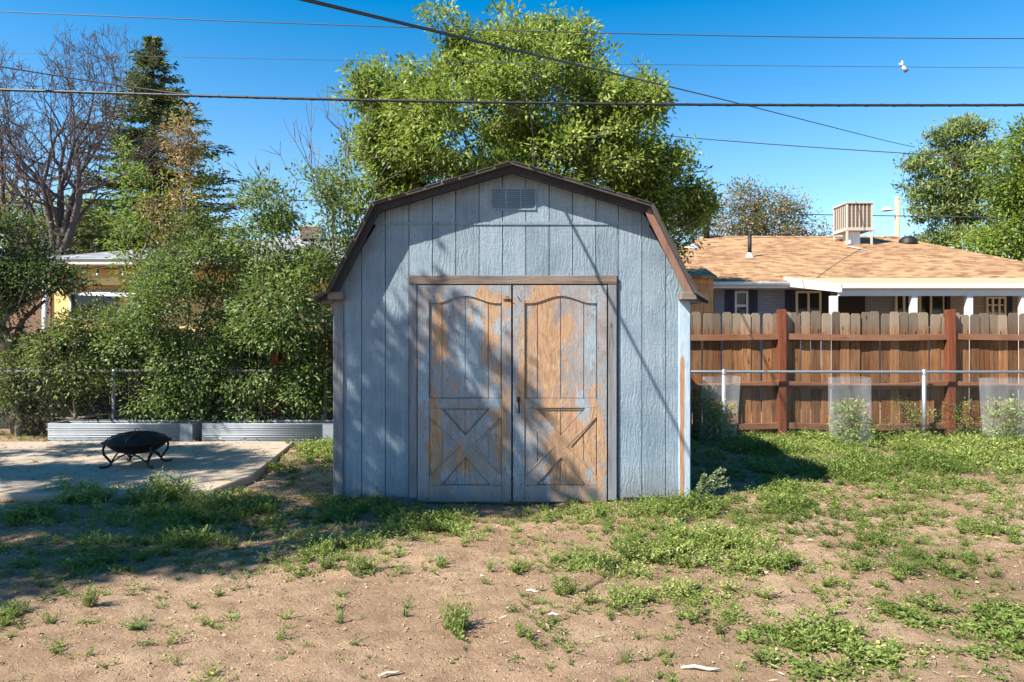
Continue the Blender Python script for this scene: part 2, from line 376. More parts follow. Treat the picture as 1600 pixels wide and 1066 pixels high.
def peel():
    m = Nt('peeling_corner_board'); o = m.n('ShaderNodeTexCoord').outputs['Object']
    st = m.n('ShaderNodeMapping', {'Vector': o, 'Scale': (1, 1, .12)}).outputs[0]
    f = m.noise(st, 22, 6, .65, .6); g = m.noise(st, 60, 5, .6, 1.)
    X = m.n('ShaderNodeSeparateXYZ', {'Vector': o}).outputs[0]; Z = m.n('ShaderNodeSeparateXYZ', {'Vector': o}).outputs[2]
    core = m.math('MULTIPLY', m.mapr(m.math('ABSOLUTE', m.math('SUBTRACT', X, 1.465)), .012, .035, 1, 0), m.mapr(Z, 1.35, 1.2, 0, 1))
    k = m.mix(m.mapr(m.math('ADD', core, m.math('MULTIPLY', m.math('SUBTRACT', f, .5), 1.6)), .6, .8, 0, 1), m.ramp(g, [(.3, (.23, .31, .38)), (.7, (.38, .45, .51))]), m.ramp(g, [(.3, (.26, .12, .06)), (.7, (.40, .22, .12))]))
    return m.fin(k, .8, m.bump(g, .5, .006), 0, .25)
M['peel'] = peel()
M['picket'] = wood_mat('cedar_picket', (.035, .012, .004), (.30, .118, .034), grey=(.19, .15, .11), greyz=(1.40, 1.66), var=.5)
M['fpost'] = wood_mat('red_cedar_post', (.085, .026, .012), (.23, .066, .028), var=.12)
M['frail'] = wood_mat('cedar_rail', (.08, .03, .015), (.21, .082, .038), grey=(.22, .13, .085), var=.1, axis='x')
M['oldpicket'] = wood_mat('dark_weathered_picket', (.028, .023, .019), (.065, .052, .042), grey=(.06, .056, .052), var=.3)
M['galv'] = plain('galvanised_steel', (.36, .38, .41), .5, .75, .12, 12, .1)
M['galvdullshade'] = plain('dull_shaded_zinc', (.11, .115, .12), .8, .1, .2, 12, .1)  # dull mesh zinc; also paints leaf shade onto rail and posts
M['galvbed'] = plain('galvanised_bed_panel', (.27, .29, .31), .6, .3, .15, 8, .1)
M['iron'] = plain('black_iron', (.028, .026, .025), .55, .5, .3, 20, .3)
M['rust'] = plain('rusty_iron', (.14, .055, .03), .8, .3, .3, 60, .4)
M['cable'] = plain('black_cable', (.02, .022, .026), .5, 0, .1, 5, .05)
M['cablegrey'] = plain('grey_wire', (.05, .065, .08), .5, 0, .1, 5, .05)
M['whitepaint'] = plain('white_trim_paint', (.52, .52, .51), .55, 0, .06, 5, .05)
M['soil'] = plain('bed_soil', (.07, .045, .03), .95, 0, .3, 20, .6)

def brickwall(name, c1, c2, mort):
    m = Nt(name); c = m.n('ShaderNodeTexCoord').outputs['Object']; s = m.n('ShaderNodeSeparateXYZ', {'Vector': c})
    v = m.n('ShaderNodeCombineXYZ', {'X': s.outputs[0], 'Y': s.outputs[2]}).outputs[0]
    b = m.n('ShaderNodeTexBrick', {'Vector': v, 'Color1': c1, 'Color2': c2, 'Mortar': mort, 'Scale': 1., 'Brick Width': .2, 'Row Height': .07, 'Mortar Size': .008})
    return m.fin(m.mix(.25, b.outputs[0], m.mix(m.noise(c, 3, 4), c1, c2)), .85, m.bump(b.outputs[1], -.4, .01), 0, .2)
M['bluebrick'] = brickwall('painted_blue_brick', (.17, .20, .26), (.22, .25, .31), (.14, .16, .2))
M['greybrick'] = brickwall('grey_brick', (.26, .255, .245), (.31, .30, .28), (.2, .2, .19))  # grey is the brick's own tone

def shingles(name, c1, c2, c3, rw=.33, rh=.14, slope=1.):
    m = Nt(name); c = m.n('ShaderNodeTexCoord').outputs['Object']; s = m.n('ShaderNodeSeparateXYZ', {'Vector': c})
    v = m.n('ShaderNodeCombineXYZ', {'X': s.outputs[0], 'Y': s.outputs[1]}).outputs[0]
    b = m.n('ShaderNodeTexBrick', {'Vector': v, 'Color1': c1, 'Color2': c2, 'Mortar': tuple(x*.45 for x in c1), 'Scale': 1., 'Brick Width': rw, 'Row Height': rh, 'Mortar Size': .008, 'Bias': 0.})
    b.offset_frequency = 2
    b2 = m.n('ShaderNodeTexBrick', {'Vector': v, 'Color1': (0, 0, 0), 'Color2': (1, 1, 1), 'Mortar': (0, 0, 0), 'Scale': 1., 'Brick Width': rw*.5, 'Row Height': rh, 'Mortar Size': .0})
    b2.offset = .37
    wn_ = m.n('ShaderNodeTexWhiteNoise', noise_dimensions='2D'); 
    fx = m.math('FLOOR', m.math('DIVIDE', m.math('ADD', s.outputs[0], m.math('MULTIPLY', m.math('FLOOR', m.math('DIVIDE', s.outputs[1], rh)), rw*.37)), rw)); fy = m.math('FLOOR', m.math('DIVIDE', s.outputs[1], rh))
    m.put(wn_.inputs['Vector'], m.n('ShaderNodeCombineXYZ', {'X': fx, 'Y': fy}).outputs[0])
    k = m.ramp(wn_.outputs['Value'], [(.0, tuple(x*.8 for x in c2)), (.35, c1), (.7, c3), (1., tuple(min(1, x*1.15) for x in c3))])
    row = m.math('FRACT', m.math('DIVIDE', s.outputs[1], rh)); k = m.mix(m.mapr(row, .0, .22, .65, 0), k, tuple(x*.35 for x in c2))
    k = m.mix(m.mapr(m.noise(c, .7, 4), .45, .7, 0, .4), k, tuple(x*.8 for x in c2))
    k = m.mix(m.mapr(m.noise(c, 40, 3), .5, .7, 0, .4), k, c3)
    return m.fin(k, .95, m.bump(m.noise(c, 30, 3), .5, .01), 0, .1)
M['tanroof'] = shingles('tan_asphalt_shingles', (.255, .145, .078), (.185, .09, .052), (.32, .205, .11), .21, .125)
M['greyroof'] = shingles('grey_asphalt_shingles', (.19, .195, .21), (.14, .145, .16), (.24, .245, .25))
M['shake'] = wood_mat('orange_cedar_shake', (.48, .22, .09), (.62, .34, .16), var=.18, knots=False)
M['navy'] = plain('navy_shutter_paint', (.012, .018, .05), .6, 0, .2, 10, .1)
M['mutedbrick'] = plain('muted_red_brick', (.20, .115, .08), .9, 0, .3, 20, .3)
M['cream'] = plain('cream_frame_paint', (.62, .58, .46), .6, 0, .08, 8, .05)
M['tanpaint'] = plain('cream_yellow_siding', (.68, .49, .20), .75, 0, .08, 4, .1)
M['patioroof'] = plain('tan_rolled_roofing', (.38, .285, .18), .9, 0, .12, 2, .2)
M['coolerpaint'] = plain('beige_cooler_enamel', (.43, .38, .315), .6, 0, .08, 6, .05)
M['coolerpad'] = plain('brown_cooler_pad', (.28, .21, .165), .9, 0, .2, 30, .3)
M['darkroom'] = plain('dark_doorway', (.02, .02, .022), .8, 0, .1, 5, 0)
M['sheet'] = plain('galvanised_flashing', (.62, .62, .62), .45, .4, .1, 5, .1)
def glass():
    m = Nt('dark_window_glass'); return m.fin((.018, .022, .024), .08, None, 0, .35)
M['glass'] = glass()
def plastic():
    m = Nt('cloudy_clear_plastic'); o = m.coord(); n = m.noise(m.coord(scale=(1, 1, .3)), 7, 5, .6, .6)
    b = m.n('ShaderNodeBsdfPrincipled', {'Base Color': (.80, .84, .88), 'Roughness': .22, 'Specular IOR Level': .7})
    t = m.n('ShaderNodeBsdfTransparent', {'Color': (.97, .98, 1)})
    lw = m.n('ShaderNodeLayerWeight', {'Blend': .35}).outputs['Facing']
    fac = m.math('ADD', m.mapr(n, .35, .75, .01, .07), m.math('MULTIPLY', lw, .22))
    x = m.n('ShaderNodeMixShader', {0: fac, 1: t.outputs[0], 2: b.outputs[0]}); m.t.links.new(x.outputs[0], m.out.inputs[0]); return m.m
M['plastic'] = plastic()

def barkm(name, a, b):
    m = Nt(name); st = m.coord(scale=(1, 1, .25)); n = m.noise(st, 18, 6, .7, .6)
    return m.fin(m.ramp(n, [(.3, a), (.7, b)]), .95, m.bump(n, .8, .02), 0, .15)
M['bark'] = barkm('brown_bark', (.07, .05, .038), (.19, .145, .11))
M['barkgrey'] = barkm('grey_brown_bark', (.10, .085, .075), (.25, .205, .18))
M['barkpine'] = barkm('pine_bark', (.10, .055, .035), (.22, .13, .085))
M['barkdark'] = barkm('purplish_brown_bark', (.05, .038, .036), (.15, .115, .108))
M['twig'] = barkm('pale_twig', (.14, .11, .085), (.27, .215, .17))
M['ash'] = leaf_mat('ash_leaves', [(0, (.055, .09, .018)), (.35, (.14, .20, .035)), (.7, (.26, .32, .065)), (1, (.42, .45, .15))], .35)
M['shrubleaf'] = leaf_mat('shrub_leaves', [(0, (.03, .058, .018)), (.4, (.085, .14, .038)), (.8, (.19, .25, .085)), (.92, (.30, .33, .16)), (1, (.40, .35, .24))], .28, .6, .2)
M['shadeleaf'] = leaf_mat('shade_tree_leaves', [(0, (.03, .06, .02)), (1, (.12, .18, .05))], .12)
M['oliveleaf'] = leaf_mat('olive_shrub_leaves', [(0, (.045, .06, .02)), (.4, (.11, .14, .045)), (.8, (.20, .235, .09)), (1, (.36, .36, .2))], .25, .6, .2)
M['elmleaf'] = leaf_mat('bright_sapling_leaves', [(0, (.045, .085, .015)), (.5, (.09, .155, .025)), (1, (.22, .31, .05))], .45)
M['darkleaf'] = leaf_mat('dark_shade_leaves', [(0, (.018, .04, .018)), (.5, (.04, .075, .03)), (1, (.085, .13, .055))], .25)
M['brightleaf'] = leaf_mat('bright_green_leaves', [(0, (.06, .11, .015)), (.5, (.15, .21, .03)), (1, (.30, .37, .08))], .4)
M['yellowleaf'] = leaf_mat('yellow_green_leaves', [(0, (.14, .14, .03)), (.5, (.26, .25, .05)), (1, (.42, .36, .09))], .4)
M['autumn'] = leaf_mat('autumn_leaves', [(0, (.05, .09, .04)), (.45, (.10, .13, .05)), (.6, (.26, .15, .07)), (.8, (.30, .17, .11)), (1, (.34, .25, .26))], .35)
M['deadleaf'] = leaf_mat('dead_brown_leaves', [(0, (.12, .06, .03)), (.5, (.28, .16, .08)), (1, (.45, .30, .17))], .3)
M['spruce'] = leaf_mat('spruce_needles', [(0, (.028, .05, .02)), (.5, (.07, .11, .038)), (1, (.19, .22, .07))], .1, .6)
M['pine'] = leaf_mat('pine_needles', [(0, (.04, .07, .025)), (.5, (.12, .17, .045)), (1, (.28, .33, .10))], .12, .6)
M['weed'] = leaf_mat('weed_leaves', [(0, (.065, .10, .022)), (.45, (.15, .205, .045)), (.8, (.27, .32, .085)), (1, (.50, .46, .20))], .35)
M['weedpale'] = leaf_mat('pale_weed_leaves', [(0, (.17, .22, .09)), (.5, (.27, .32, .15)), (1, (.42, .46, .26))], .3)
M['litter'] = leaf_mat('dry_litter', [(0, (.12, .07, .035)), (.5, (.30, .20, .11)), (.85, (.48, .36, .23)), (1, (.62, .54, .42))], .1)

# ------------------------------------------------------------------ ground
def ground():
    xs = np.concatenate([-np.geomspace(400, 8.6, 26), np.linspace(-8.2, 8.6, 400), np.geomspace(9, 400, 26)])
    ys = np.concatenate([-np.geomspace(200, 1, 16), np.linspace(0, 1.8, 14)[1:], np.linspace(1.84, 10.5, 290), np.geomspace(10.8, 700, 30)])
    X, Y = np.meshgrid(xs, ys); near = np.clip((11.5-Y)/1.5, 0, 1)*np.clip((9.5-np.abs(X))/1.5, 0, 1)*np.clip((Y-.5), 0, 1)
    Z = (lat(X, Y, 1.1, 1)*.022 + lat(X, Y, 3.7, 2)*.012 + lat(X, Y, 11, 3)*.007 + np.abs(lat(X, Y, 27, 4))*.006)*near - .012
    # level under the patio and shed
    V = np.stack([X, Y, Z], -1).reshape(-1, 3); nx = len(xs); ny = len(ys)
    i = (np.arange(ny-1)[:, None]*nx+np.arange(nx-1)[None]).ravel(); Q = np.stack([i, i+1, i+nx+1, i+nx], -1)
    o = npmesh('ground', V, Q, M['dirt'], smooth=True); tag(o, kind='structure')
ground()

ptop = .055
def patio():
    pts = [G(-260, 773, ptop), G(62, 772, ptop), G(200, 769, ptop), G(335, 764, ptop), G(396, 741, ptop), G(460, 690, ptop), G(-420, 690, ptop)]
    o = MB().prism_z([(p[0], p[1]) for p in pts], -.06, ptop).build('patio', M['concrete'], bevel=.012); tag(o, kind='structure')
    a = G(-200, 815), G(-10, 812), G(48, 806), G(66, 792), G(-180, 792)
    o = MB().prism_z([(p[0], p[1]) for p in (a[0], a[1], a[2], a[3], a[4])], -.06, .012).build('paving_step', M['concrete'], bevel=.008); tag(o, kind='structure')
patio()

# ------------------------------------------------------------------ shed
Y0 = F/181.
def sx(px): return (px-800)/181.
def sz(py): return CAMZ-(py-533)/181.
def shed():
    cx = .003
    t = thing('storage_shed', 'weathered blue-grey gambrel storage shed with double doors and a dark curved roof edge', 'shed', (0, Y0, 0))
    HW = 1.528; ZB = .035; D = 3.66
    prof = [(-1.66, 1.745), (-1.545, 1.81), (-1.165, 2.54), (0, 2.885), (1.175, 2.53), (1.545, 1.80), (1.66, 1.735)]
    def topz(x, dz=.055):
        for (xa, za), (xb, zb) in zip(prof, prof[1:]):
            if xa <= x <= xb: return za+(zb-za)*(x-xa)/(xb-xa)-dz*(1 if abs(x) < 1.17 else 1.9)
        return 1.7
    core = [(-HW+.02, ZB+.01)] + [(HW-.02, ZB+.01), (HW-.02, 1.70), (1.165, 2.42), (0, 2.79), (-1.155, 2.43), (-HW+.02, 1.70)]
    MB().prism_y(core, Y0+.012, Y0+D-.012).build('wall_core', M['siding_back'], t)
    for s in (-1, 1):
        for k in range(18):
            a = Y0+.012+k*(D-.024)/18; b = a+(D-.024)/18-.008
            x0, x1 = (HW-.019, HW) if s > 0 else (-HW, -HW+.019)
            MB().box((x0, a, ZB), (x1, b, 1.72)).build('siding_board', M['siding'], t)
    # front boards
    gr = [524, 565, 602, 639, 675.5, 712, 748.5, 785, 821.5, 858, 894.5, 931, 966, 1003, 1040, 1077]
    seam = sz(347.5)
    for i, (a, b) in enumerate(zip(gr, gr[1:])):
        x0, x1 = sx(a)+.0035, sx(b)-.0035
        if i == 0: x0 = -HW
        if i == len(gr)-2: x1 = HW
        # pieces by x sample of the roof line
        def top(x, dz=.055): return topz(max(-1.53, min(1.53, x)), dz)
        xm = [x0] + [v for v in (-1.165, 0, 1.175) if x0 < v < x1] + [x1]
        lowtop = sz(349.5); bot = ZB
        if 639 <= a and b <= 966.5: bot = sz(431)-.004
        elif a == 931: pass
        tops = [(x, min(top(x), lowtop)) for x in xm]
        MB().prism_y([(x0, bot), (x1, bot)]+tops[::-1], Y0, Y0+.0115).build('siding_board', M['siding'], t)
        if max(top(x) for x in xm) > seam+.03:
            xs_ = [x for x in np.linspace(x0, x1, 5)] ; xs_ = sorted(set(xs_) | set(xm[1:-1]))
            up = [(x, max(top(x), seam+.004)) for x in xs_]
            off = 0.0
            MB().prism_y([(x0, seam+.004), (x1, seam+.004)]+up[::-1], Y0-.003, Y0+.0113).build('gable_board', M['siding'], t)
    MB().prism_y([(-1.2, sz(351.5)), (1.2, sz(351.5)), (1.2, sz(347)), (-1.2, sz(347))], Y0-.009, Y0-.0035).build('seam_flashing', M['siding'], t)
    # corner boards
    MB().box((-HW-.006, Y0-.02, ZB), (sx(537), Y0-.0005, 1.74)).build('corner_board', M['trim'], t, bevel=.003)['label'] = 'worn grey corner board with bare brown streaks'
    MB().box((sx(1060), Y0-.02, ZB), (HW+.006, Y0-.0005, 1.74)).build('corner_board', M['peel'], t, bevel=.003)['label'] = 'corner board with a long rusty brown strip of peeled paint'
    for s in (-1, 1):
        MB().box((s*HW+(.001 if s > 0 else -.016), Y0-.0004, ZB), (s*HW+(.016 if s > 0 else -.001), Y0+.09, 1.72)).build('side_corner_board', M['siding'], t)
    # roof: deck following the gambrel, barge boards, shingles
    def band(o0, o1):
        "polygon between two offsets below the profile"
        P0 = np.array(prof); n = []
        for i in range(len(P0)):
            d = P0[min(i+1, len(P0)-1)]-P0[max(i-1, 0)]; d /= np.linalg.norm(d); n.append((d[1], -d[0]))
        n = np.array(n); up = P0+n*o0; lo = P0+n*o1
        return up, lo
    up, lo = band(-.006, .018)
    for i in range(len(prof)-1):
        MB().prism_y([tuple(lo[i]), tuple(lo[i+1]), tuple(up[i+1]), tuple(up[i])], Y0-.175, Y0+D+.1).build('roof_slope', M['shingle_dark'], t)
    rs = random.Random(4)
    for i in range(1, len(prof)-2):     # rough front row of shingles
        n = max(3, int(np.linalg.norm(up[i+1]-up[i])/.15)); m = MB()
        for k in range(n):
            f0, f1 = k/n, (k+1)/n-.02; a = up[i]+(up[i+1]-up[i])*f0; b = up[i]+(up[i+1]-up[i])*f1; h = rs.uniform(.004, .010)
            d = unit(b-a); q = np.array([-d[1], d[0]])*h; q0 = np.array([-d[1], d[0]])*.0005
            MB().prism_y([tuple(a+q0), tuple(b+q0), tuple(b+q), tuple(a+q)], Y0-.185+rs.uniform(-.005, .005), Y0+.2).build('shingle', M['shingle_dark'], t)
    up, lo = band(.0195, .078)
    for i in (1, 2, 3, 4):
        o = MB().prism_y([tuple(lo[i]), tuple(lo[i+1]), tuple(up[i+1]), tuple(up[i])], Y0-.132, Y0-.108).build('barge_board', M['barge' if i == 4 else 'bargeshade'], t)  # shade is in the colour of all but the sunlit last board
    for s in (-1, 1):   # soffit under the eaves, boxed return
        a, b = sorted((s*1.53, s*1.635))
        MB().box((a, Y0-.06, 1.715), (b, Y0+D+.05, 1.735)).build('soffit', M['trim'], t)
        a, b = sorted((s*1.43, s*1.56))
        MB().box((a, Y0-.135, 1.735), (b, Y0-.021, 1.80)).build('eave_return', M['trimx'], t, bevel=.004)
        MB().prism_y([(s*1.56, 1.735), (s*1.655, 1.70), (s*1.665, 1.735), (s*1.56, 1.785)][::(1 if s > 0 else -1)], Y0-.13, Y0-.108).build('eave_fascia', M['bargeshade'], t)
    # door trim
    yt = Y0-.026
    MB().box((sx(639.5), yt-.004, sz(444.6)), (sx(963.5), Y0-.0005, sz(431))).build('door_header', M['trimx'], t, bevel=.004)
    MB().box((sx(639.8), yt, ZB), (sx(652), Y0-.0007, sz(445))).build('door_jamb', M['trim'], t, bevel=.003)
    MB().box((sx(949.5), yt, ZB-.02), (sx(963), Y0-.0007, sz(445))).build('door_jamb', M['trim'], t, bevel=.003)
    # doors
    def door(px0, wpx, flip, hinge):
        yb = Y0-.024; x0 = sx(px0); x1 = sx(px0+wpx); zt = sz(446.5); zb = sz(783)
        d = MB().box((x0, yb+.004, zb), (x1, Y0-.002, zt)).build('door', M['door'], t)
        U = lambda u: sx(px0+u); Vv = lambda v: sz(446+v)
        g = [19, 38, 74, 110, 130]
        yb2 = yb-.0015
        for a, b in zip(g, g[1:]):
            MB().box((U(a)+.004, yb2, Vv(311.5)), (U(b)-.004, yb+.0035, Vv(14))).build('door_board', M['door'], d)
        yf = yb-.010
        pc = lambda name, poly, dy=0.: MB().prism_y(poly, yf-dy, yb2-.0004).build(name, M['door'], d, bevel=.002)
        pc('stile', [(x0, zb+.0), (U(18), zb), (U(18), zt), (x0, zt)])
        pc('stile', [(U(131), zb), (x1, zb), (x1, zt), (U(131), zt)])
        arch = []
        for k in range(21):
            f = k/20; u = 18.3+f*(112.4); c = abs(f-.5)*2
            v = 17+11.5*(1-math.cos(min(1, max(0, (c-.0)/.86))*math.pi))/2
            arch.append((U(u), Vv(v)))
        pc('top_rail', arch+[(U(130.7), zt), (U(18.3), zt)], .0004)
        pc('middle_rail', [(U(18.3), Vv(191)), (U(130.7), Vv(191)), (U(130.7), Vv(176.5)), (U(18.3), Vv(176.5))], .0004)
        pc('bottom_rail', [(U(18.3), zb), (U(130.7), zb), (U(130.7), Vv(311.5)), (U(18.3), Vv(311.5))], .0004)
        gl = MB(); hw = .0016
        def line(a, b):
            A_ = np.array([U(a[0]), Vv(a[1])]); B_ = np.array([U(b[0]), Vv(b[1])]); d_ = unit(B_-A_); q_ = np.array([-d_[1], d_[0]])*hw
            gl.prism_y([tuple(A_-q_), tuple(B_-q_), tuple(B_+q_), tuple(A_+q_)], yf-.0020, yf+.004)
        for a_, b_ in (((40, 193), (110, 193)), ((40, 193), (74.4, 232)), ((110, 193), (74.6, 232)), ((20, 206), (66, 251)), ((66, 251), (20, 296)), ((129, 206), (84, 251)), ((84, 251), (129, 296)), ((38, 309), (74.4, 268)), ((112, 309), (74.6, 268)), ((38, 310), (112, 310)),
                       ((20, 175.5), (130, 175.5)), ((19, 24), (19, 174)), ((130, 24), (130, 174))): line(a_, b_)
        for k in range(20): line((18.3+k/20*112.4, (446-533-(arch[k][1]-CAMZ)*-181)*0+(533-(arch[k][1]-CAMZ)*181-446)), (18.3+(k+1)/20*112.4, 533-(arch[k+1][1]-CAMZ)*181-446))
        gl.build('routed_groove_shadow', M['groove'], d)  # raised dark strips drawn as groove shadow lines
        pc('cross_brace', [(U(18.5), Vv(311)), (U(36), Vv(311)), (U(130.5), Vv(206)), (U(130.5), Vv(191.4)), (U(113), Vv(191.4)), (U(18.5), Vv(297))], .0002)
        pc('cross_brace', [(U(18.5), Vv(206)), (U(113), Vv(311)), (U(130.5), Vv(311)), (U(130.5), Vv(296)), (U(36), Vv(191.4)), (U(18.5), Vv(191.4))], .0012)
        for hz in (hinge and (1.6, .95, .25) or ()):
            pass
        return d, yf
    dl, yf = door(653.2, 145.6, False, True)
    dr, yf = door(801.6, 145.8, True, True)
    # meeting stile edge lit strip, hasp, nails, handle
    x, z = sx(793), sz(469)
    h = MB().box((x-.035, yf-.006, z-.008), (x+.028, yf-.0008, z+.008)).build('hasp', M['rust'], dl)
    MB().tube([(x-.012, yf-.008, z+.004), (x-.004, yf-.03, z+.03), (x+.012, yf-.03, z+.022), (x+.01, yf-.006, z)], .0035, 6).build('staple', M['rust'], dl)
    MB().tube([(sx(808), yf-.002, sz(463)), (sx(813), yf-.006, sz(470))], .004, 6).build('latch_pin', M['iron'], dr)
    x, z = sx(810), sz(630)
    MB().tube([(x, yf+.001, z+.035), (x, yf-.028, z+.03), (x+.004, yf-.040, z), (x+.006, yf-.036, z-.05), (x+.006, yf-.012, z-.075), (x+.004, yf-.004, z-.08)], [.007, .007, .008, .008, .006, .008], 8).build('door_handle', M['iron'], dr)
    MB().lathe((0, 0, 0), [(.001, 0)], 3)
    MB().box((x-.016, yf-.003, z+.012), (x+.016, yf-.0008, z+.058)).build('handle_plate', M['rust'], dr, bevel=.002)
    # gable vent with three louvred openings
    vx0, vx1, vz0, vz1 = sx(767), sx(837.5), sz(328.5), sz(294.5)
    yv = Y0-.0035
    v = MB().box((vx0, yv-.010, vz0), (vx1, yv-.0003, vz0+.011)).box((vx0, yv-.010, vz1-.011), (vx1, yv-.0003, vz1)).build('gable_vent', M['siding'], t)
    cols = [vx0, vx0+.13, vx0+.26, vx1]
    for c in (vx0, vx0+.125, vx0+.253, vx1-.011):
        MB().box((c, yv-.0095, vz0+.0112), (c+.011, yv-.0004, vz1-.0112)).build('vent_bar', M['siding'], v)
    MB().box((vx0+.011, yv-.0009, vz0+.0112), (vx1-.011, yv-.0003, vz1-.0112)).build('vent_dark_backing', M['siding_back'], v)  # dark sheet standing in for the unlit inside of the vent
    for k in range(9):
        z_ = vz0+.014+k*.0178
        MB().add([(vx0+.011, yv-.0065, z_), (vx1-.011, yv-.0065, z_), (vx1-.011, yv-.0012, z_+.008), (vx0+.011, yv-.0012, z_+.008),
                  (vx0+.011, yv-.005, z_-.001), (vx1-.011, yv-.005, z_-.001), (vx1-.011, yv-.0010, z_+.006), (vx0+.011, yv-.0010, z_+.006)],
                 [(0,1,2,3),(7,6,5,4),(0,4,5,1),(2,6,7,3),(1,5,6,2),(0,3,7,4)]).build('louvre', M['siding'], v)
    # skids
    for k in (-1.3, 0, 1.3):
        MB().box((k-.045, Y0+.05, -.08), (k+.045, Y0+D-.05, .044)).build('floor_skid', M['trim'], t)
    MB().box((-1.45, Y0+.03, -.03), (1.45, Y0+.045, .03)).build('floor_joist', M['trim'], t)
shed()

# ------------------------------------------------------------------ cedar fence behind on the house side
def cedar_fence():
    t = thing('cedar_fence', 'brown cedar privacy fence with dog-eared pickets in front of the tan-roofed house', 'fence', (5, 9.97, 0))
    Yf = 9.97; s = F/Yf; rs = random.Random(3)
    meshes = []
    for k in range(7):
        w_ = .1385-.0016*k; h = 1.80; c = .028; m = MB()
        m.prism_y([(-w_/2, .03), (w_/2, .03), (w_/2, h-c), (w_/2-c*.8, h), (-w_/2+c*.8, h), (-w_/2, h-c)], 0, .016)
        meshes.append(m.mesh('picket'))
    posts = [P(433, 0, Yf)[0], P(695, 0, Yf)[0], P(957, 0, Yf)[0], P(1219, 0, Yf)[0], P(1481, 0, Yf)[0], P(1743, 0, Yf)[0], P(2005, 0, Yf)[0]]
    x = P(440, 0, Yf)[0]
    while x < P(1990, 0, Yf)[0]:
        k = rs.randrange(7); o = link('picket', meshes[k], M['picket'], t, (x-5, rs.uniform(0, .008), rs.uniform(-.025, .018)-.01*math.sin(x*1.1)))
        o.rotation_euler = (rs.uniform(-.008, .008), rs.uniform(-.010, .010), rs.uniform(-.05, .05)); x += .1425+rs.uniform(-.001, .005)
    for a, b in zip(posts, posts[1:]):
        for z0, sag, ht in ((1.452, .018, .088), (.765, .05, .086), (.16, .03, .088)):
            n = 8; m = MB(); tw = rs.uniform(-.01, .01)
            vs = []
            for i in range(n+1):
                f = i/n; xx = a+.045+(b-a-.09)*f; zz = z0-sag*4*f*(1-f)+tw*f
                vs += [(xx, Yf-.075, zz-ht/2), (xx, Yf-.002, zz-ht/2), (xx, Yf-.002, zz+ht/2), (xx, Yf-.075, zz+ht/2)]
            fs = [(0, 3, 2, 1), (4*n, 4*n+1, 4*n+2, 4*n+3)]
            for i in range(n):
                q = 4*i; fs += [(q+j, q+(j+1) % 4, q+4+(j+1) % 4, q+4+j) for j in range(4)]
            m.add(vs, fs); m.build('rail', M['frail'], t, bevel=.003)
    for p in posts:
        o = MB().box((p-.055, Yf-.108, -.15), (p+.055, Yf-.003, 1.84)).build('post', M['fpost'], t, loc=(p, Yf, 0), bevel=.006)
cedar_fence()

def chainlink():
    Yc = 9.76
    t = thing('chain_link_fence', 'low galvanised chain link fence with a round top rail crossing the yard behind the shed', 'fence', (0, Yc, 0))
    zr = CAMZ-(581-533)*Yc/F
    x0, x1 = -9.0, 9.2
    MB().tube([(x0, Yc, zr+.01), (-4, Yc, zr+.01), (0, Yc, zr)], .0205, 10).build('top_rail', M['galvdullshade'], t)  # rail darkened in colour for the shade of the shrubs
    MB().tube([(.002, Yc, zr), (3, Yc, zr), (6, Yc, zr-.003), (x1, Yc, zr)], .0205, 10).build('top_rail', M['galv'], t)
    for px in (-120, 178, 508, 820, 1131, 1444, 1757):
        x = P(px, 0, Yc)[0]
        p = MB().tube([(x, Yc, -.1), (x, Yc, zr-.035)], .03, 12).build('fence_post', M['galv' if px > 600 else 'galvdullshade'], t)
        MB().lathe((x, Yc, zr-.04), [(.036, 0), (.036, .035), (.03, .06), (.018, .075), (.004, .08)], 12).build('post_cap', M['galv'], p)
    # woven wire
    d = .057; h0, h1 = .03, zr-.01; A = []; B = []
    H = h1-h0
    for k in np.arange(x0-H, x1, d):
        for sg in (1, -1):
            a = np.array([k if sg > 0 else k+H, Yc-.012+.003*sg, h0]); b = np.array([k+H if sg > 0 else k, Yc-.012+.003*sg, h1])
            A.append(a); B.append(b)
    A = np.array(A); B = np.array(B); lf = (A[:, 0]+B[:, 0])/2 < 0
    for sel, rr_, mt in ((lf, .0011, 'galvdullshade'), (~lf, .0007, 'galvdullshade')):
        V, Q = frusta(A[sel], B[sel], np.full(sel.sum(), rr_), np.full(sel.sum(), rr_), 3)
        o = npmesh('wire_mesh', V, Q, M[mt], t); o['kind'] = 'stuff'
chainlink()

def old_fence():
    t = thing('old_board_fence', 'dark weathered board fence behind the overgrown shrubs', 'fence', (-5, 10.9, 0)); rs = random.Random(9)
    m = [MB().prism_y([(-.07, .02), (.07, .02), (.07, 1.55-.02*k), (.05, 1.58-.02*k), (-.05, 1.58-.02*k), (-.07, 1.55-.02*k)], 0, .016).mesh('board') for k in range(3)]
    x = -10.5
    while x < -3.45:
        link('board', m[rs.randrange(3)], M['oldpicket'], t, (x+5, rs.uniform(0, .01), rs.uniform(-.03, .03))); x += .146+rs.uniform(0, .004)
    for z in (.3, 1.3): MB().box((-10.5, 10.86, z-.045), (-3.4, 10.898, z+.045)).build('rail', M['oldpicket'], t)
    for x in (-9.6, -7.2, -4.8): MB().box((x-.045, 10.77, -.1), (x+.045, 10.858, 1.62)).build('post', M['oldpicket'], t)
old_fence()

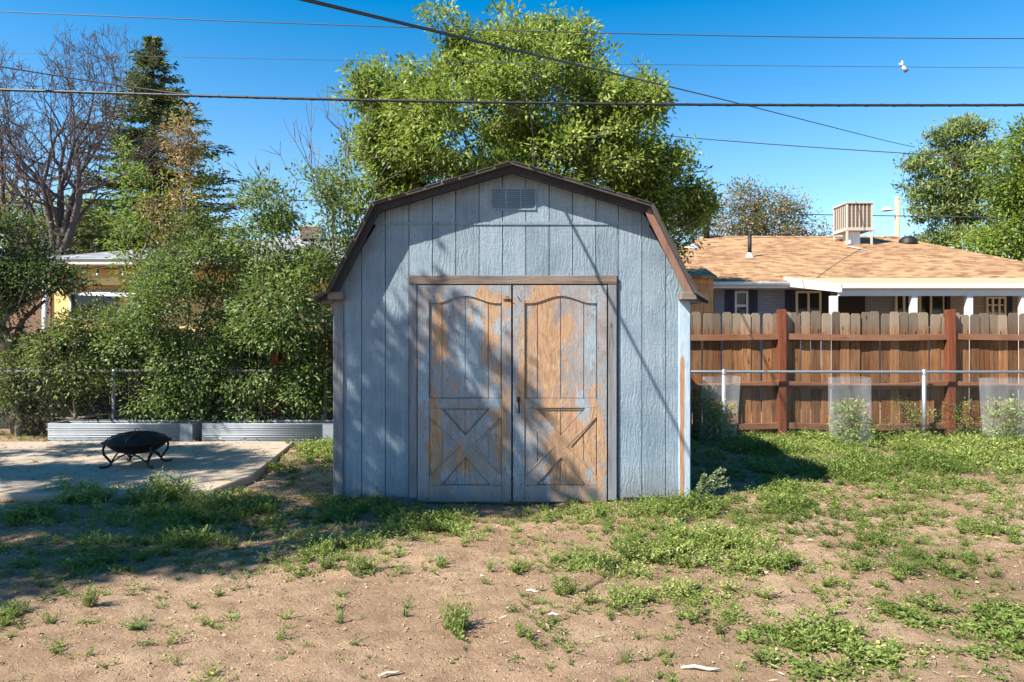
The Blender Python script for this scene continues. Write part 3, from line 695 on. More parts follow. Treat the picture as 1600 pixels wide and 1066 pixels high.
# ------------------------------------------------------------------ house beyond the cedar fence
def tan_house():
    t = thing('ranch_house', 'blue-grey brick ranch house with tan shingle roof behind the cedar fence', 'house', (9, 16, 0))
    Ye, Yw, Yr = 15.4, 16.0, 22.0
    ze = P(0, 440, Ye)[2]; zr = P(0, 370, Yr)[2]; xl = P(1066, 0, Ye)[0]-.3
    def X(px, Y): return P(px, 0, Y)[0]
    # roof: hip with ridge
    rl = np.array([X(1098, Yr), Yr, zr]); rr = np.array([X(1402, Yr), Yr, zr-.02])
    el = np.array([xl-1.6, Ye, ze]); er = np.array([13.9, Ye, ze]); Yb = 28.6
    bl = np.array([xl-1.6, Yb, ze]); br = np.array([13.9, Yb, ze])
    off = np.array([0, 0, -.06])
    roof = MB(); roof.add([el, er, rr, rl, bl, br, el+off, er+off, bl+off, br+off], [(0,1,2,3), (1,5,2), (5,4,3,2), (4,0,3), (0,6,7,1), (1,7,9,5), (5,9,8,4), (4,8,6,0), (6,8,9,7)])
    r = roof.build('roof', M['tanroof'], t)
    # ridge caps
    n = 30; 
    for k in range(n):
        a = rl+(rr-rl)*k/n; b = rl+(rr-rl)*(k+.96)/n
        MB().add([a+(0,-.14,-.03), b+(0,-.14,-.035), b+(0,0,.03), a+(0,0,.037), b+(0,.14,-.035), a+(0,.14,-.03)], [(0,1,2,3), (3,2,4,5)]).build('ridge_shingle', M['tanroof'], r)
    # walls
    MB().box((X(1116, Yw), Yw, 0), (X(1240, Yw)+2.6, Yw+.2, ze+.02)).build('wall', M['bluebrick'], t)
    MB().box((X(1240, Yw)+2.603, Yw, 0), (13.6, Yw+.2, ze+.02)).build('wall', M['greybrick'], t)
    MB().box((13.35, Yw+.2, 0), (13.6, Yb-.5, ze)).build('wall', M['bluebrick'], t)
    MB().box((xl-1.2, Yb-.6, 0), (13.3, Yb-.4, ze)).build('wall', M['bluebrick'], t)
    MB().box((xl-1.2, Yw+.2, 0), (xl-1.0, Yb-.6, ze)).build('wall', M['bluebrick'], t)
    MB().box((xl-1.6, Ye-.03, ze-.15), (X(1236, Ye), Ye+.0, ze-.01)).build('fascia', M['whitepaint'], t)
    MB().box((xl-1.6, Ye+.001, ze-.14), (13.6, Yw-.001, ze-.12)).build('soffit', M['whitepaint'], t)
    MB().tube([(xl-.6, Ye-.06, ze-.05), (X(1236, Ye), Ye-.06, ze-.055)], .045, 8).build('gutter', M['whitepaint'], t)
    # shake-clad wing
    Yk = 14.9; x0, x1 = X(1040, Yk), X(1115, Yk); z1 = P(0, 432, Yk)[2]
    wg = MB().box((x0, Yk+.03, 0), (x1-.02, Yw, z1)).build('clad_wing', M['shake'], t)
    zz = z1; row = 0; rs = random.Random(2)
    while zz > 1.6:
        x = x0-rs.uniform(0, .1)
        while x < x1:
            w_ = rs.uniform(.13, .2); xa = max(x, x0); xb = min(x+w_-.006, x1)
            if xb-xa > .02:
                MB().add([(xa, Yk-.012, zz-.158), (xb, Yk-.012, zz-.158), (xb, Yk+.028, zz-.158), (xa, Yk+.028, zz-.158), (xa, Yk+.018, zz), (xb, Yk+.018, zz), (xb, Yk+.029, zz), (xa, Yk+.029, zz)],
                         [(3,2,1,0), (4,5,6,7), (0,1,5,4), (1,2,6,5), (2,3,7,6), (3,0,4,7)]).build('shake', M['shake'], wg)
            x += w_
        zz -= .155; row += 1
    # small roof skirt over the wing
    MB().add([(x0, Yk-.12, z1+.0), (x1+.04, Yk-.12, z1+.0), (x1+.04, Yw, z1+.36), (x0, Yw, z1+.36), (x0, Yk-.12, z1-.05), (x1+.04, Yk-.12, z1-.05), (x1+.04, Yw, z1+.3), (x0, Yw, z1+.3)],
             [(0,1,2,3), (4,5,1,0), (1,5,6,2), (7,6,5,4)]).build('wing_roof', M['tanroof'], t)
    def win(px0, px1, py0, py1, frame, mull=(), fw=.05, Y=Yw, bars=0):
        a = P(px0, py0, Y); b = P(px1, py1, Y); x0, x1, z1_, z0 = a[0], b[0], a[2], b[2]
        f = MB().box((x0, Y-.06, z0), (x0+fw, Y-.001, z1_)).box((x1-fw, Y-.06, z0), (x1, Y-.001, z1_)).box((x0+fw, Y-.06, z1_-fw), (x1-fw, Y-.001, z1_)).box((x0+fw, Y-.06, z0), (x1-fw, Y-.001, z0+fw)).build('window', frame, t)
        xs_ = [x0+fw]
        for q in mull:
            xx = P(q, 0, Y)[0]; MB().box((xx-.025, Y-.055, z0+fw), (xx+.025, Y-.002, z1_-fw)).build('mullion', frame, f); xs_ += [xx-.025, xx+.025]
        xs_ += [x1-fw]
        for i in range(0, len(xs_), 2):
            MB().box((xs_[i], Y-.03, z0+fw), (xs_[i+1], Y-.02, z1_-fw)).build('pane', M['glass'], f)
        return f, (x0, x1, z0, z1_)
    f, q = win(1147, 1168, 455, 512, M['whitepaint'])
    zz = P(0, 478, Yw)[2]; MB().box((q[0]+.051, Yw-.055, zz-.03), (q[1]-.051, Yw-.031, zz+.03)).build('sash_bar', M['whitepaint'], f)
    def shutter(px0, px1, y0=451):
        a = P(px0, y0, Yw); b = P(px1, 516, Yw); m_ = (a[0]+b[0])/2
        s_ = MB().box((a[0], Yw-.035, b[2]), (m_-.01, Yw-.001, a[2])).box((m_+.01, Yw-.035, b[2]), (b[0], Yw-.001, a[2])).box((m_-.01, Yw-.025, b[2]), (m_+.01, Yw-.001, a[2])).build('shutter', M['navy'], t)
        for z in (b[2]+.2, a[2]-.2): MB().box((a[0]+.02, Yw-.05, z-.04), (b[0]-.02, Yw-.036, z+.04)).build('batten', M['navy'], s_)
    shutter(1133, 1146.5); shutter(1169, 1183); shutter(1227, 1241); shutter(1572, 1581)
    win(1242, 1282, 455, 513, M['cream'], (1262,))
    MB().box((X(1284, Yw), Yw-.05, 0), (X(1296, Yw), Yw-.001, P(0, 452, Yw)[2])).build('door', M['darkroom'], t)
    o = MB().box((X(1308, Yw), Yw-.055, 0), (X(1350, Yw), Yw-.001, P(0, 457, Yw)[2])).build('doorway_dark', M['darkroom'], t)  # near-black box painting the darkness of the open doorway
    win(1397, 1433, 458, 513, M['cream'], (1411,))
    win(1434, 1475, 457, 513, M['cream'], (1453,))
    f, q = win(1539, 1570, 464, 513, M['cream'], (1549.5, 1559.5), .045)
    for py in (477, 490): z = P(0, py, Yw)[2]; MB().box((q[0]+.046, Yw-.05, z-.015), (q[1]-.046, Yw-.031, z+.015)).build('glazing_bar', M['cream'], f)
    MB().box((X(1592, Yw), Yw-.12, P(0, 487, Yw)[2]), (X(1603, Yw), Yw-.001, P(0, 466, Yw)[2])).build('meter_box', M['galv'], t, bevel=.01)
    # patio cover
    Yp = 13.1; xp = X(1312, Yp); zp = P(0, 450, Yp)[2]; zq = ze+.16; xe = 14.4
    c = MB().add([(xp, Yp, zp+.06), (xe, Yp, zp+.06), (xe, Ye+.7, zq), (xp, Ye+.7, zq), (xp, Yp, zp-.0), (xe, Yp, zp-.0), (xe, Ye+.7, zq-.06), (xp, Ye+.7, zq-.06)],
                 [(0,1,2,3), (7,6,5,4), (4,5,1,0), (5,6,2,1), (6,7,3,2), (7,4,0,3)]).build('patio_cover', M['patioroof'], t)
    MB().box((xp-.02, Yp-.10, zp-.02), (xe, Yp-.005, zp+.072)).build('gutter', M['whitepaint'], c, bevel=.01)
    MB().box((xp, Yp+.0, zp-.15), (xe, Yp+.09, zp-.025)).build('beam', M['whitepaint'], c)
    MB().add([(xp-.045, Yp-.1, zp-.09), (xp-.045, Ye+.3, zq-.24), (xp-.045, Ye+.3, zq-.03), (xp-.045, Yp-.1, zp+.07), (xp-.001, Yp-.1, zp-.09), (xp-.001, Ye+.3, zq-.24), (xp-.001, Ye+.3, zq-.03), (xp-.001, Yp-.1, zp+.07)],
             [(0,3,2,1), (4,5,6,7), (0,1,5,4), (1,2,6,5), (2,3,7,6), (3,0,4,7)]).build('side_fascia', M['whitepaint'], c)
    for px, wd, mt in ((1302.5, .13, 'whitepaint'), (1427, .11, 'whitepaint'), (1513.5, .11, 'whitepaint'), (1598, .11, 'whitepaint')):
        x = X(px, Yp+.05); MB().box((x-wd/2, Yp+.001, 0), (x+wd/2, Yp+.1, zp-.151)).build('porch_post', M[mt], c)
    x = X(1480.5, 15.6); MB().box((x-.04, 15.55, 0), (x+.04, 15.65, ze-.2)).build('downpipe', M['iron'], t)
    # roof furniture: pipes
    def onroof(px, py):
        "point of the front slope seen at px, py"
        k = (zr-ze)/(Yr-Ye); # z = ze + k (Y-Ye); z = CAMZ - Y (py-533)/F
        Y = (CAMZ-ze+k*Ye)/(k+(py-533)/F); return P(px, py, Y)
    for px, py, top, rr_, mt in ((1171.5, 401, 366, .065, 'rust'), (1081, 386, 373, .11, 'rust')):
        p = onroof(px, py); z = P(0, top, p[1])[2]
        pp = MB().tube([p-(0, 0, .05), (p[0], p[1], z)], rr_*.8, 10).build('vent_pipe', M['iron'], t)
        MB().lathe((p[0], p[1], p[2]-.02), [(rr_*2.2, -.05), (rr_*1.2, .08), (rr_*.85, .12)], 12).build('flashing', M['sheet'], pp)
    p = onroof(1104, 372); z = P(0, 340, p[1])[2]
    pp = MB().tube([p-(0, 0, .1), (p[0], p[1], z)], .10, 12).build('flue', M['iron'], t)
    MB().lathe((p[0], p[1], z), [(.10, -.12), (.17, -.10), (.17, .02), (.08, .06), (.01, .07)], 14).build('flue_cap', M['iron'], pp)
    p = onroof(1419, 379); MB().lathe((p[0], p[1], p[2]), [(.26, -.05), (.25, .08), (.16, .17), (.01, .2)], 14).build('roof_vent', M['iron'], t)
    # evaporative cooler
    c = onroof(1344, 382); Yc = c[1]; s = F/Yc
    def cooler():
        q = thing('evaporative_cooler', 'beige louvred evaporative cooler standing on legs on the tan roof', 'cooler', c)
        w_ = 41/s; x0 = X(1323, Yc); x1 = X(1364, Yc); z1_ = P(0, 318, Yc)[2]; z0 = P(0, 357, Yc)[2]; dp = .86; ya, yb = Yc, Yc+dp
        MB().box((x0+.04, ya+.04, z0+.03), (x1-.04, yb-.04, z1_-.03)).build('pad', M['coolerpad'], q)
        MB().box((x0-.02, ya-.02, z1_), (x1+.02, yb+.02, z1_+.05)).build('top_pan', M['coolerpaint'], q)
        MB().box((x0-.01, ya-.01, z0-.06), (x1+.01, yb+.01, z0+.03)).build('bottom_pan', M['coolerpaint'], q)
        for a in (x0, x1-.05):
            for b in (ya, yb-.05):
                lg = onroof(0, 0)[0]
                k = (zr-ze)/(Yr-Ye); zroof = min(ze+k*(b-Ye), zr)
                MB().box((a, b, zroof-.03), (a+.05, b+.05, z0-.061)).build('leg', M['coolerpaint'], q)
                MB().box((a, b, z0+.031), (a+.05, b+.05, z1_-.001)).build('corner_post', M['coolerpaint'], q)
        nb = 6
        for i in range(1, nb):
            xx = x0+.05+(x1-x0-.1)*i/nb; MB().box((xx-.014, ya+.012, z0+.031), (xx+.014, ya+.039, z1_-.001)).build('louvre_bar', M['coolerpaint'], q)
            yy = ya+.05+(dp-.1)*i/nb; MB().box((x0+.012, yy-.014, z0+.031), (x0+.039, yy+.014, z1_-.001)).build('louvre_bar', M['coolerpaint'], q)
        for k in range(16):
            z = z0+.06+k*(z1_-z0-.08)/16
            MB().box((x0+.051, ya+.02, z), (x1-.051, ya+.035, z+.012)).build('louvre', M['coolerpad'], q)
            MB().box((x0+.02, ya+.051, z), (x0+.035, yb-.051, z+.012)).build('louvre', M['coolerpad'], q)
        MB().box((x0+.2, ya+.2, c[2]-.0), (x1-.28, yb-.2, z0-.061)).build('duct', M['sheet'], q)
        MB().tube([(x1+.03, ya+.1, z0+.05), (x1+.09, ya+.1, z0-.08), (x1+.08, ya+.1, z0-.3), (x1+.02, ya+.1, c[2]+.03)], .008, 5).build('water_tube', M['cablegrey'], q)
    cooler()
    a = onroof(1335, 391); MB().add([onroof(1322, 386)+(0,0,.012), onroof(1350, 391)+(0,0,.012), onroof(1362, 393)+(0,0,.012), onroof(1330, 385)+(0,0,.012)], [(0,1,2,3)]).build('roof_flashing', M['sheet'], t)
tan_house()

# ------------------------------------------------------------------ neighbour house behind the shrubs
def cream_house():
    Y = 14.2; t = thing('cream_bungalow', 'cream yellow bungalow with grey roof seen through the overgrown shrubs', 'house', (-9, Y, 0))
    X = lambda px: P(px, 0, Y)[0]; Z = lambda py: P(0, py, Y)[2]
    ze = Z(413); x0 = X(30); x1 = X(560)
    MB().box((X(38), Y+.7, 0), (x1, Y+.9, Z(415))).build('wall', M['tanpaint'], t)
    MB().box((x0, Y, ze-.0), (x1+.3, Y+.04, ze+.10)).build('fascia', M['whitepaint'], t)
    MB().box((x0, Y+.041, ze+.01), (x1+.3, Y+.7, ze+.04)).build('soffit', M['tanpaint'], t)
    MB().box((X(75), Y+.3, Z(443)), (X(175), Y+.42, Z(432))).build('porch_beam', M['tanpaint'], t)
    MB().add([(x0-.05, Y-.03, ze+.101), (x1+.35, Y-.03, ze+.101), (x1-.8, Y+5, ze+1.35), (x0+4.2, Y+5, ze+1.35), (x0-.05, Y+10, ze+.101), (x1+.35, Y+10, ze+.101)], [(0,1,2,3), (1,5,2), (5,4,3,2), (4,0,3), (0,4,5,1)]).build('roof', M['greyroof'], t)
    MB().tube([(X(60), Y+.2, 0), (X(60), Y+.2, ze)], .06, 10).build('porch_post', M['whitepaint'], t)
    MB().box((X(26), Y+.66, 0), (X(45), Y+.699, Z(450))).build('chimney_breast', M['mutedbrick'], t)
    MB().box((X(-260), Y+.75, 0), (X(24), Y+.95, Z(436))).build('side_wall', M['mutedbrick'], t)
    MB().box((X(-262), Y+.6, Z(436)+.002), (X(25), Y+1.1, Z(436)+.09)).build('wall_coping', M['whitepaint'], t)
    # awning and windows
    MB().add([(X(118), Y+.1, Z(459)), (X(208), Y+.1, Z(462)), (X(208), Y+.7, Z(448)), (X(118), Y+.7, Z(447)), (X(118), Y+.1, Z(461)), (X(208), Y+.1, Z(464)), (X(208), Y+.7, Z(450)), (X(118), Y+.7, Z(449))], [(0,1,2,3), (7,6,5,4), (4,5,1,0), (5,6,2,1), (7,4,0,3)]).build('awning', M['whitepaint'], t)
    for a, b, c, d in ((75, 160, 452, 500), (168, 200, 462, 500), (330, 380, 455, 505)):
        f = MB().box((X(a), Y+.66, Z(d)), (X(b), Y+.699, Z(c))).build('window', M['whitepaint'], t)
        MB().box((X(a)+.06, Y+.645, Z(d)+.06), (X(b)-.06, Y+.659, Z(c)-.06)).build('pane', M['glass'], f)
    st = MB(); pts = []
    for k in range(9):
        xx = X(55)+(X(215)-X(55))*k/8; pts.append((xx, Y-.06, Z(417)-.05*math.sin(k*math.pi/2)**2))
    ls = thing('string_light', 'string of bare bulbs hung along the white fascia of the cream bungalow', 'string light', (X(55), Y-.06, Z(417)))
    MB().tube(pts, .008, 5).build('cord', M['cable'], ls)
    for k in (1, 3, 5, 7):
        p = pts[k]; MB().tube([p, (p[0], p[1], p[2]-.09)], .02, 6).build('socket', M['iron'], ls); MB().lathe((p[0], p[1], p[2]-.15), [(.002, 0), (.028, .02), (.03, .04), (.018, .06)], 8).build('bulb', M['whitepaint'], ls)
    # small rooftop cooler seen through twigs
    q = thing('rooftop_cooler', 'pale box cooler on the grey roof half hidden by bare twigs', 'cooler', P(482, 372, Y+3.5))
    a = P(466, 352, Y+3.5); b = P(500, 372, Y+3.5)
    MB().box((a[0], Y+3.5, b[2]), (b[0], Y+4.1, a[2])).build('cabinet', M['coolerpaint'], q)
    for k in range(7): z = b[2]+.04+k*.04; MB().box((a[0]+.04, Y+3.48, z), (b[0]-.04, Y+3.498, z+.015)).build('louvre', M['coolerpad'], q)
    for x in (a[0]+.03, b[0]-.06): MB().box((x, Y+3.52, ze+.6), (x+.04, Y+3.56, b[2]-.001)).build('leg', M['coolerpaint'], q)
cream_house()

# ------------------------------------------------------------------ raised beds, fire pit
def bed(px0, px1, label):
    Yb = 9.28; x0, x1 = P(px0, 0, Yb)[0], P(px1, 0, Yb)[0]; h = .255; dp = .42; z0 = .0
    t = thing('raised_bed', label, 'raised garden bed', ((x0+x1)/2, Yb, 0), 'galvanised raised beds along the patio')
    def corr(a, b, y, nx, name):
        n = 26; vs = []; m = MB()
        for i in range(n+1):
            z = z0+(h-z0)*i/n; ph = abs(((i/n)*4) % 1-.5)*2; o = .012*max(0, 1-abs(ph-.5)*3.0)
            vs += [(a, y-o, z), (b, y-o, z)]
        m.add(vs, [(2*i, 2*i+1, 2*i+3, 2*i+2) for i in range(n)], True); k = m.build(name, M['galvbed'], t)
        so_ = k.modifiers.new('thickness', 'SOLIDIFY'); so_.thickness = .002; so_.offset = 1
    corr(x0, x1-.17, Yb, 1, 'front_panel'); corr(x0, x1, Yb+dp, 1, 'back_panel')
    MB().box((x1-.169, Yb-.014, z0), (x1, Yb+.0, h)).build('front_panel', M['galvbed'], t)
    for x in (x0, x1): MB().box((x-.004, Yb, z0), (x+.004, Yb+dp, h)).build('end_panel', M['galvbed'], t)
    MB().tube([(x0, Yb, h), (x1, Yb, h), (x1, Yb+dp, h+.0), (x0, Yb+dp, h), (x0, Yb, h)], .011, 6).build('rolled_rim', M['galvbed'], t)
    MB().box((x0+.01, Yb+.005, .02), (x1-.01, Yb+dp-.02, h-.05)).build('soil', M['soil'], t)
bed(75, 301, 'galvanised raised bed behind the fire pit, nearest the shaded corner')
bed(316, 524, 'galvanised raised bed between the fire pit bed and the shed wall')

def firepit():
    Yc = 7.32; x = P(214, 0, Yc)[0]; c = np.array([x, Yc, ptop]); s = F/Yc
    t = thing('fire_pit', 'round black fire pit with mesh dome lid on curved legs on the concrete patio', 'fire pit', c)
    zr = CAMZ-(690-533)/s; r = 48.5/s
    MB().lathe((x, Yc, 0), [(.01, zr-.125), (r*.35, zr-.118), (r*.62, zr-.09), (r*.8, zr-.045), (r*.88, zr-.01), (r, zr), (r+.004, zr+.008), (r*.9, zr+.006), (r*.8, zr-.03), (r*.6, zr-.075), (.01, zr-.1)], 48).build('bowl', M['iron'], t)
    lid = MB()
    hd = .095
    for k in range(28):     # mesh dome: ribs and hoops
        a = 2*math.pi*k/28; lid.tube([(x+r*.9*math.cos(a)*math.cos(f), Yc+r*.9*math.sin(a)*math.cos(f), zr+.01+hd*math.sin(f)) for f in np.linspace(0, 1.5, 8)], .0028, 4, False)
    for f in np.linspace(.0, 1.35, 12):
        lid.tube([(x+r*.9*math.cos(a)*math.cos(f), Yc+r*.9*math.sin(a)*math.cos(f), zr+.01+hd*math.sin(f)) for a in np.linspace(0, 2*math.pi, 33)], .0026, 4, False)
    lo = lid.build('mesh_lid', M['iron'], t)
    MB().lathe((x, Yc, zr), [(r*.87, .010), (r*.78, .035), (r*.62, .06), (r*.4, .078), (.01, .088)], 32).build('lid_screen', M['iron'], lo)
    MB().tube([(x+.015+r*.1*math.cos(f*0), Yc-r*.9*math.cos(f), zr+.018+hd*math.sin(f)*1.02) for f in np.linspace(.02, 1.5, 8)], .008, 6).build('lid_strap', M['rust'], lo)
    MB().tube([(x+.02*math.cos(a), Yc, zr+hd+.03+.02*math.sin(a)) for a in np.linspace(0, 2*math.pi, 13)], .004, 6).build('lid_ring', M['rust'], lo)
    for a in (R(-142), R(-38), R(38+8), R(142-8)):
        ca, sa = math.cos(a), math.sin(a)
        pts = []
        for rr, z in ((.90, zr-.01), (.95, zr-.055), (.93, zr-.11), (.84, ptop+.105), (.74, ptop+.06), (.74, ptop+.03), (.86, ptop+.012), (1.0, ptop+.008), (1.06, ptop+.022)):
            pts.append((x+r*rr*ca, Yc+r*rr*sa, z))
        MB().tube(pts, .0125, 8).build('leg', M['iron'], t)
    for (a, b) in ((R(-142), R(-38)), (R(-38), R(46)), (R(46), R(134)), (R(134), R(218))):
        A = np.array([x+r*.74*math.cos(a), Yc+r*.74*math.sin(a), ptop+.045]); B = np.array([x+r*.74*math.cos(b), Yc+r*.74*math.sin(b), ptop+.045])
        MB().tube([A+(B-A)*f+np.array([0, 0, .10*math.sin(math.pi*f)]) for f in np.linspace(0, 1, 13)], .0085, 7).build('arched_brace', M['iron'], t)
firepit()

# ------------------------------------------------------------------ clear plastic plant guards
def guard(px, Yg, label, dia, h, seed, plant=True):
    x = P(px, 0, Yg)[0]; rs = np.random.default_rng(seed)
    t = thing('plant_guard', label, 'plant guard', (x, Yg, 0), 'clear plastic plant guards by the chain link fence')
    n = 40; rows = 7; V = []
    lean = rs.normal()*.03
    for j in range(rows):
        z = h*j/(rows-1)
        for k in range(n):
            a = 2*math.pi*k/n+.3; rr = dia/2*(1+.03*math.sin(3*a+seed)+.015*math.sin(7*a+z*4)); V.append((x+rr*math.cos(a)+lean*z, Yg+rr*math.sin(a), z+.006*math.sin(2*a)*(j == rows-1)))
    Q = [(j*n+k, j*n+(k+1) % n, (j+1)*n+(k+1) % n, (j+1)*n+k) for j in range(rows-1) for k in range(n)]
    npmesh('sleeve', V, Q, M['plastic'], t, smooth=True)
    for zz in (h*.55, h*.7):
        MB().box((x-dia*.3, Yg-dia/2-.004, zz), (x-dia*.18, Yg-dia/2+.002, zz+.006)).build('tie', M['whitepaint'], t)
    if plant:
        g = thing('tomato_plant', 'leafy green plant growing inside the '+plant+' plastic guard', 'plant', (x, Yg, 0))
        C = np.array([x, Yg, .0])+rs.uniform(-1, 1, (70, 3))*np.array([dia*.36, dia*.36, 0])+np.stack([np.zeros(70), np.zeros(70), rs.uniform(.05, h*.6, 70)], -1)
        A, B, ra, rb = skeleton([(x, Yg, -.02), (x, Yg, .05), (x, Yg, .1)], C, .1, rng=rs, tip=.0015)
        V, Q = frusta(A, B, ra, rb, 4); npmesh('stem', V, Q, M['weedpale'], g)
        V, Q, var = sprays(C, unit(C-np.array([x, Yg, .2])), 16, .05, .05, .028, rs); npmesh('foliage', V, Q, M['weed'], g, var)
guard(1120, 9.35, 'clear plastic plant guard half in the shadow of the shed', .50, .90, 3, 'shadowed')
guard(1330, 9.15, 'clear plastic plant guard standing sunlit between the two galvanised fence posts', .52, .90, 5, 'sunlit middle')
guard(1574, 9.3, 'clear plastic plant guard beyond the second cedar fence post', .56, .88, 8, 'outer')

# ------------------------------------------------------------------ wires, pole, fitting
def wire(name, label, pts, r, mat, cat='wire', lash=False, sides=6):
    pts = [np.array(p, float) for p in pts]; n = 60; xs_ = np.array(pts)
    tt = np.concatenate([[0], np.cumsum(np.linalg.norm(np.diff(xs_, axis=0), axis=1))]); q = np.linspace(0, tt[-1], n)
    # smooth: quadratic fit through points
    deg = min(len(pts)-1, 5 if len(pts) > 6 else 3); cs = [np.polyfit(tt/tt[-1], xs_[:, k], deg) for k in range(3)]
    C = np.stack([np.polyval(c, q/tt[-1]) for c in cs], -1)
    t = thing(name, label, cat, C[0]); MB().tube(C, r, sides).build('conductor', mat, t)
    if lash:
        n = 900; C = np.stack([np.polyval(c, np.linspace(0, 1, n)) for c in cs], -1); a = np.linspace(0, 2*math.pi*60, n)
        C[:, 1] += np.cos(a)*(r+.002); C[:, 2] += np.sin(a)*(r+.001); MB().tube(C, .0022, 4).build('lashing_wire', M['cablegrey'], t)
    return t
def flat(pxs, Y): return [P(px, py, Y) for px, py in pxs]
wire('power_line', 'slim dark overhead line crossing the sky above the big leafy tree', flat([(-600, -8), (0, 15), (560, 43), (1050, 55), (1600, 58), (2200, 52)], 10), .007, M['cablegrey'])
wire('power_line', 'faint hair-thin overhead line carrying the small white fitting', flat([(-600, 62), (0, 82), (560, 95), (1040, 101), (1600, 106), (2200, 110)], 10.4), .0038, M['cablegrey'])
wire('service_cable', 'thick black bundled cable running level just above the shed roof peak', flat([(-500, 131), (0, 140), (300, 150), (560, 156), (1050, 163), (1330, 165), (1600, 164), (2100, 158)], 9), .018, M['cable'], 'cable', True, 8)
wire('service_cable', 'dark cable slanting down to merge with the thick bundled cable near the spruce', [P(-500, 40, 8.2), P(0, 104, 8.8), P(150, 128, 9.0), P(330, 152, 9.0)], .010, M['cable'], 'cable')
S1 = np.array([sx(885), Y0, sz(330)]); S2 = np.array([sx(1058), Y0, sz(670)]); n1 = np.cross(S2-S1, L)
n2 = np.cross(np.array([-.3, 1, .5]), np.array([.581, 1, .286]))
DROP = []
for y in (2.2, 3.6, 5.0, 6.2):
    x, z = np.linalg.solve([[n1[0], n1[2]], [n2[0], n2[2]]], [n1@S1-n1[1]*y, n2[2]*CAMZ-n2[1]*y]); DROP.append((x, y, z))
DROP += [P(905, 104, 8.4), P(1020, 128, 11.), P(1150, 161, 15.), P(1290, 196, 20.), P(1430, 230, 27.)]
# service drop: passes over the yard, its shadow crosses the shed front
wire('service_drop', 'twisted service wire sloping from high over the yard down toward the pine', DROP, .012, M['cable'])
wire('power_line', 'thin wire behind the leafy tree dipping toward the pine', [P(500, 140, 24), P(1045, 212, 24), P(1230, 228, 24), P(1415, 239, 24), P(1700, 256, 24)], .016, M['cablegrey'])
wire('power_line', 'low wire passing behind the rooftop cooler to the wooden pole', [P(200, 300, 27), P(700, 322, 27), P(1120, 332, 27), P(1402, 338, 27), P(1650, 341, 27)], .020, M['cablegrey'])
def fitting():
    p = P(1411, 103, 10.4)
    t = thing('wire_fitting', 'small white cylindrical fitting with a dark end hanging on the faint overhead line', 'wire fitting', p)
    a, b, c = P(1409.5, 95.5, 10.4), P(1410.5, 104, 10.4), P(1416, 110.5, 10.4)
    MB().tube([a, b], [.0145, .019], 10).build('stem', M['whitepaint'], t); MB().tube([b, c], [.021, .032], 12).build('cylinder_body', M['whitepaint'], t)
    MB().tube([c, P(1417, 112, 10.4)], .030, 12).build('end_ring', M['iron'], t); MB().tube([P(1405, 99.5, 10.4), P(1409, 102.5, 10.4)], .0095, 8).build('clip', M['whitepaint'], t)
fitting()
def pole():
    Y = 30; a = P(1402.5, 0, Y)[0]; z = P(0, 308, Y)[2]
    t = thing('utility_pole', 'weathered wooden utility pole with a small street lamp behind the tan roof', 'utility pole', (a, Y, 0))
    MB().tube([(a, Y, 0), (a, Y, z*.5), (a, Y, z)], [.15, .12, .10], 12).build('shaft', wood_mat('pole_wood', (.34, .24, .14), (.52, .40, .26), var=.02), t)
    q = P(1396, 326, Y); MB().tube([(a, Y, q[2]-.05), (q[0]-.02, Y, q[2])], .02, 6).build('lamp_arm', M['galv'], t)
    MB().lathe((q[0]-.28, Y, q[2]-.09), [(.24, 0), (.2, .08), (.08, .16), (.01, .18)], 14).build('lamp_head', M['whitepaint'], t)
pole()

# ------------------------------------------------------------------ trees
def big_tree():
    rng = np.random.default_rng(21); Y = 12.6
    lobes = [(800, 60, 110, 50, 0, 1.0), (700, 110, 110, 55, .4, 1.2), (640, 190, 80, 70, 0, 1.1), (600, 260, 45, 90, .3, 1.0), (720, 200, 120, 100, -1.2, 2.3),
             (850, 150, 120, 90, -.6, 2.0), (940, 130, 55, 60, .2, .8), (960, 210, 75, 75, -.4, 1.3), (860, 260, 130, 70, -.8, 1.6), (1000, 150, 35, 40, .3, .42),
             (1005, 240, 55, 50, 0, .7), (1020, 310, 60, 50, .2, .9), (1060, 300, 45, 42, 0, .5), (1085, 262, 20, 20, 0, .12), (660, 300, 95, 60, .2, 1.2), (590, 120, 30, 36, 0, .28), (845, 22, 22, 18, 0, .16), (735, 28, 40, 22, 0, .25),
             (1050, 380, 30, 50, .3, .35), (575, 215, 22, 25, 0, .15), (780, 330, 160, 60, .8, 1.3)]
    for _ in range(44):
        b = lobes[rng.integers(0, 21)]; a = rng.uniform(-.4, math.pi+.4); lobes.append((b[0]+b[2]*1.06*math.cos(a), b[1]-b[3]*1.06*math.sin(a), rng.uniform(12, 24), rng.uniform(12, 22), rng.uniform(-.6, .6), .22))
    lobes = [(a+(800-a)*.045, b+22, max(c*.90, 10), max(d*.90, 10), e*.85, f) for a, b, c, d, e, f in lobes]
    pts, ax = lobes_pts(lobes, Y, 46, rng, .3)
    hole = lat(pts[:, 0]+pts[:, 1]*.4, pts[:, 2]-pts[:, 1]*.3, 1.5, 301)*.7+lat(pts[:, 0]-pts[:, 1]*.5, pts[:, 2], 3.1, 302)*.5; kp = hole > -.34; pts, ax = pts[kp], ax[kp]
    g = np.repeat(np.arange(len(pts)), 3); a0 = ax[g]; pts = pts[g]+rng.normal(size=(len(g), 3))*.145; ax = a0
    x = P(800, 0, Y)[0]
    tr = [(x, Y, 0), (x+.05, Y, 1), (x, Y, 2), (x-.1, Y, 3.0)]
    tree('ash_tree', 'large full ash tree with yellow-green leaves rising behind the shed', 'tree', (x, Y, 0), tr, pts, ax, M['barkgrey'], M['ash'], 38, .092, .105, .045, 5, tip=.006, up=.1, rmax=.3)
big_tree()

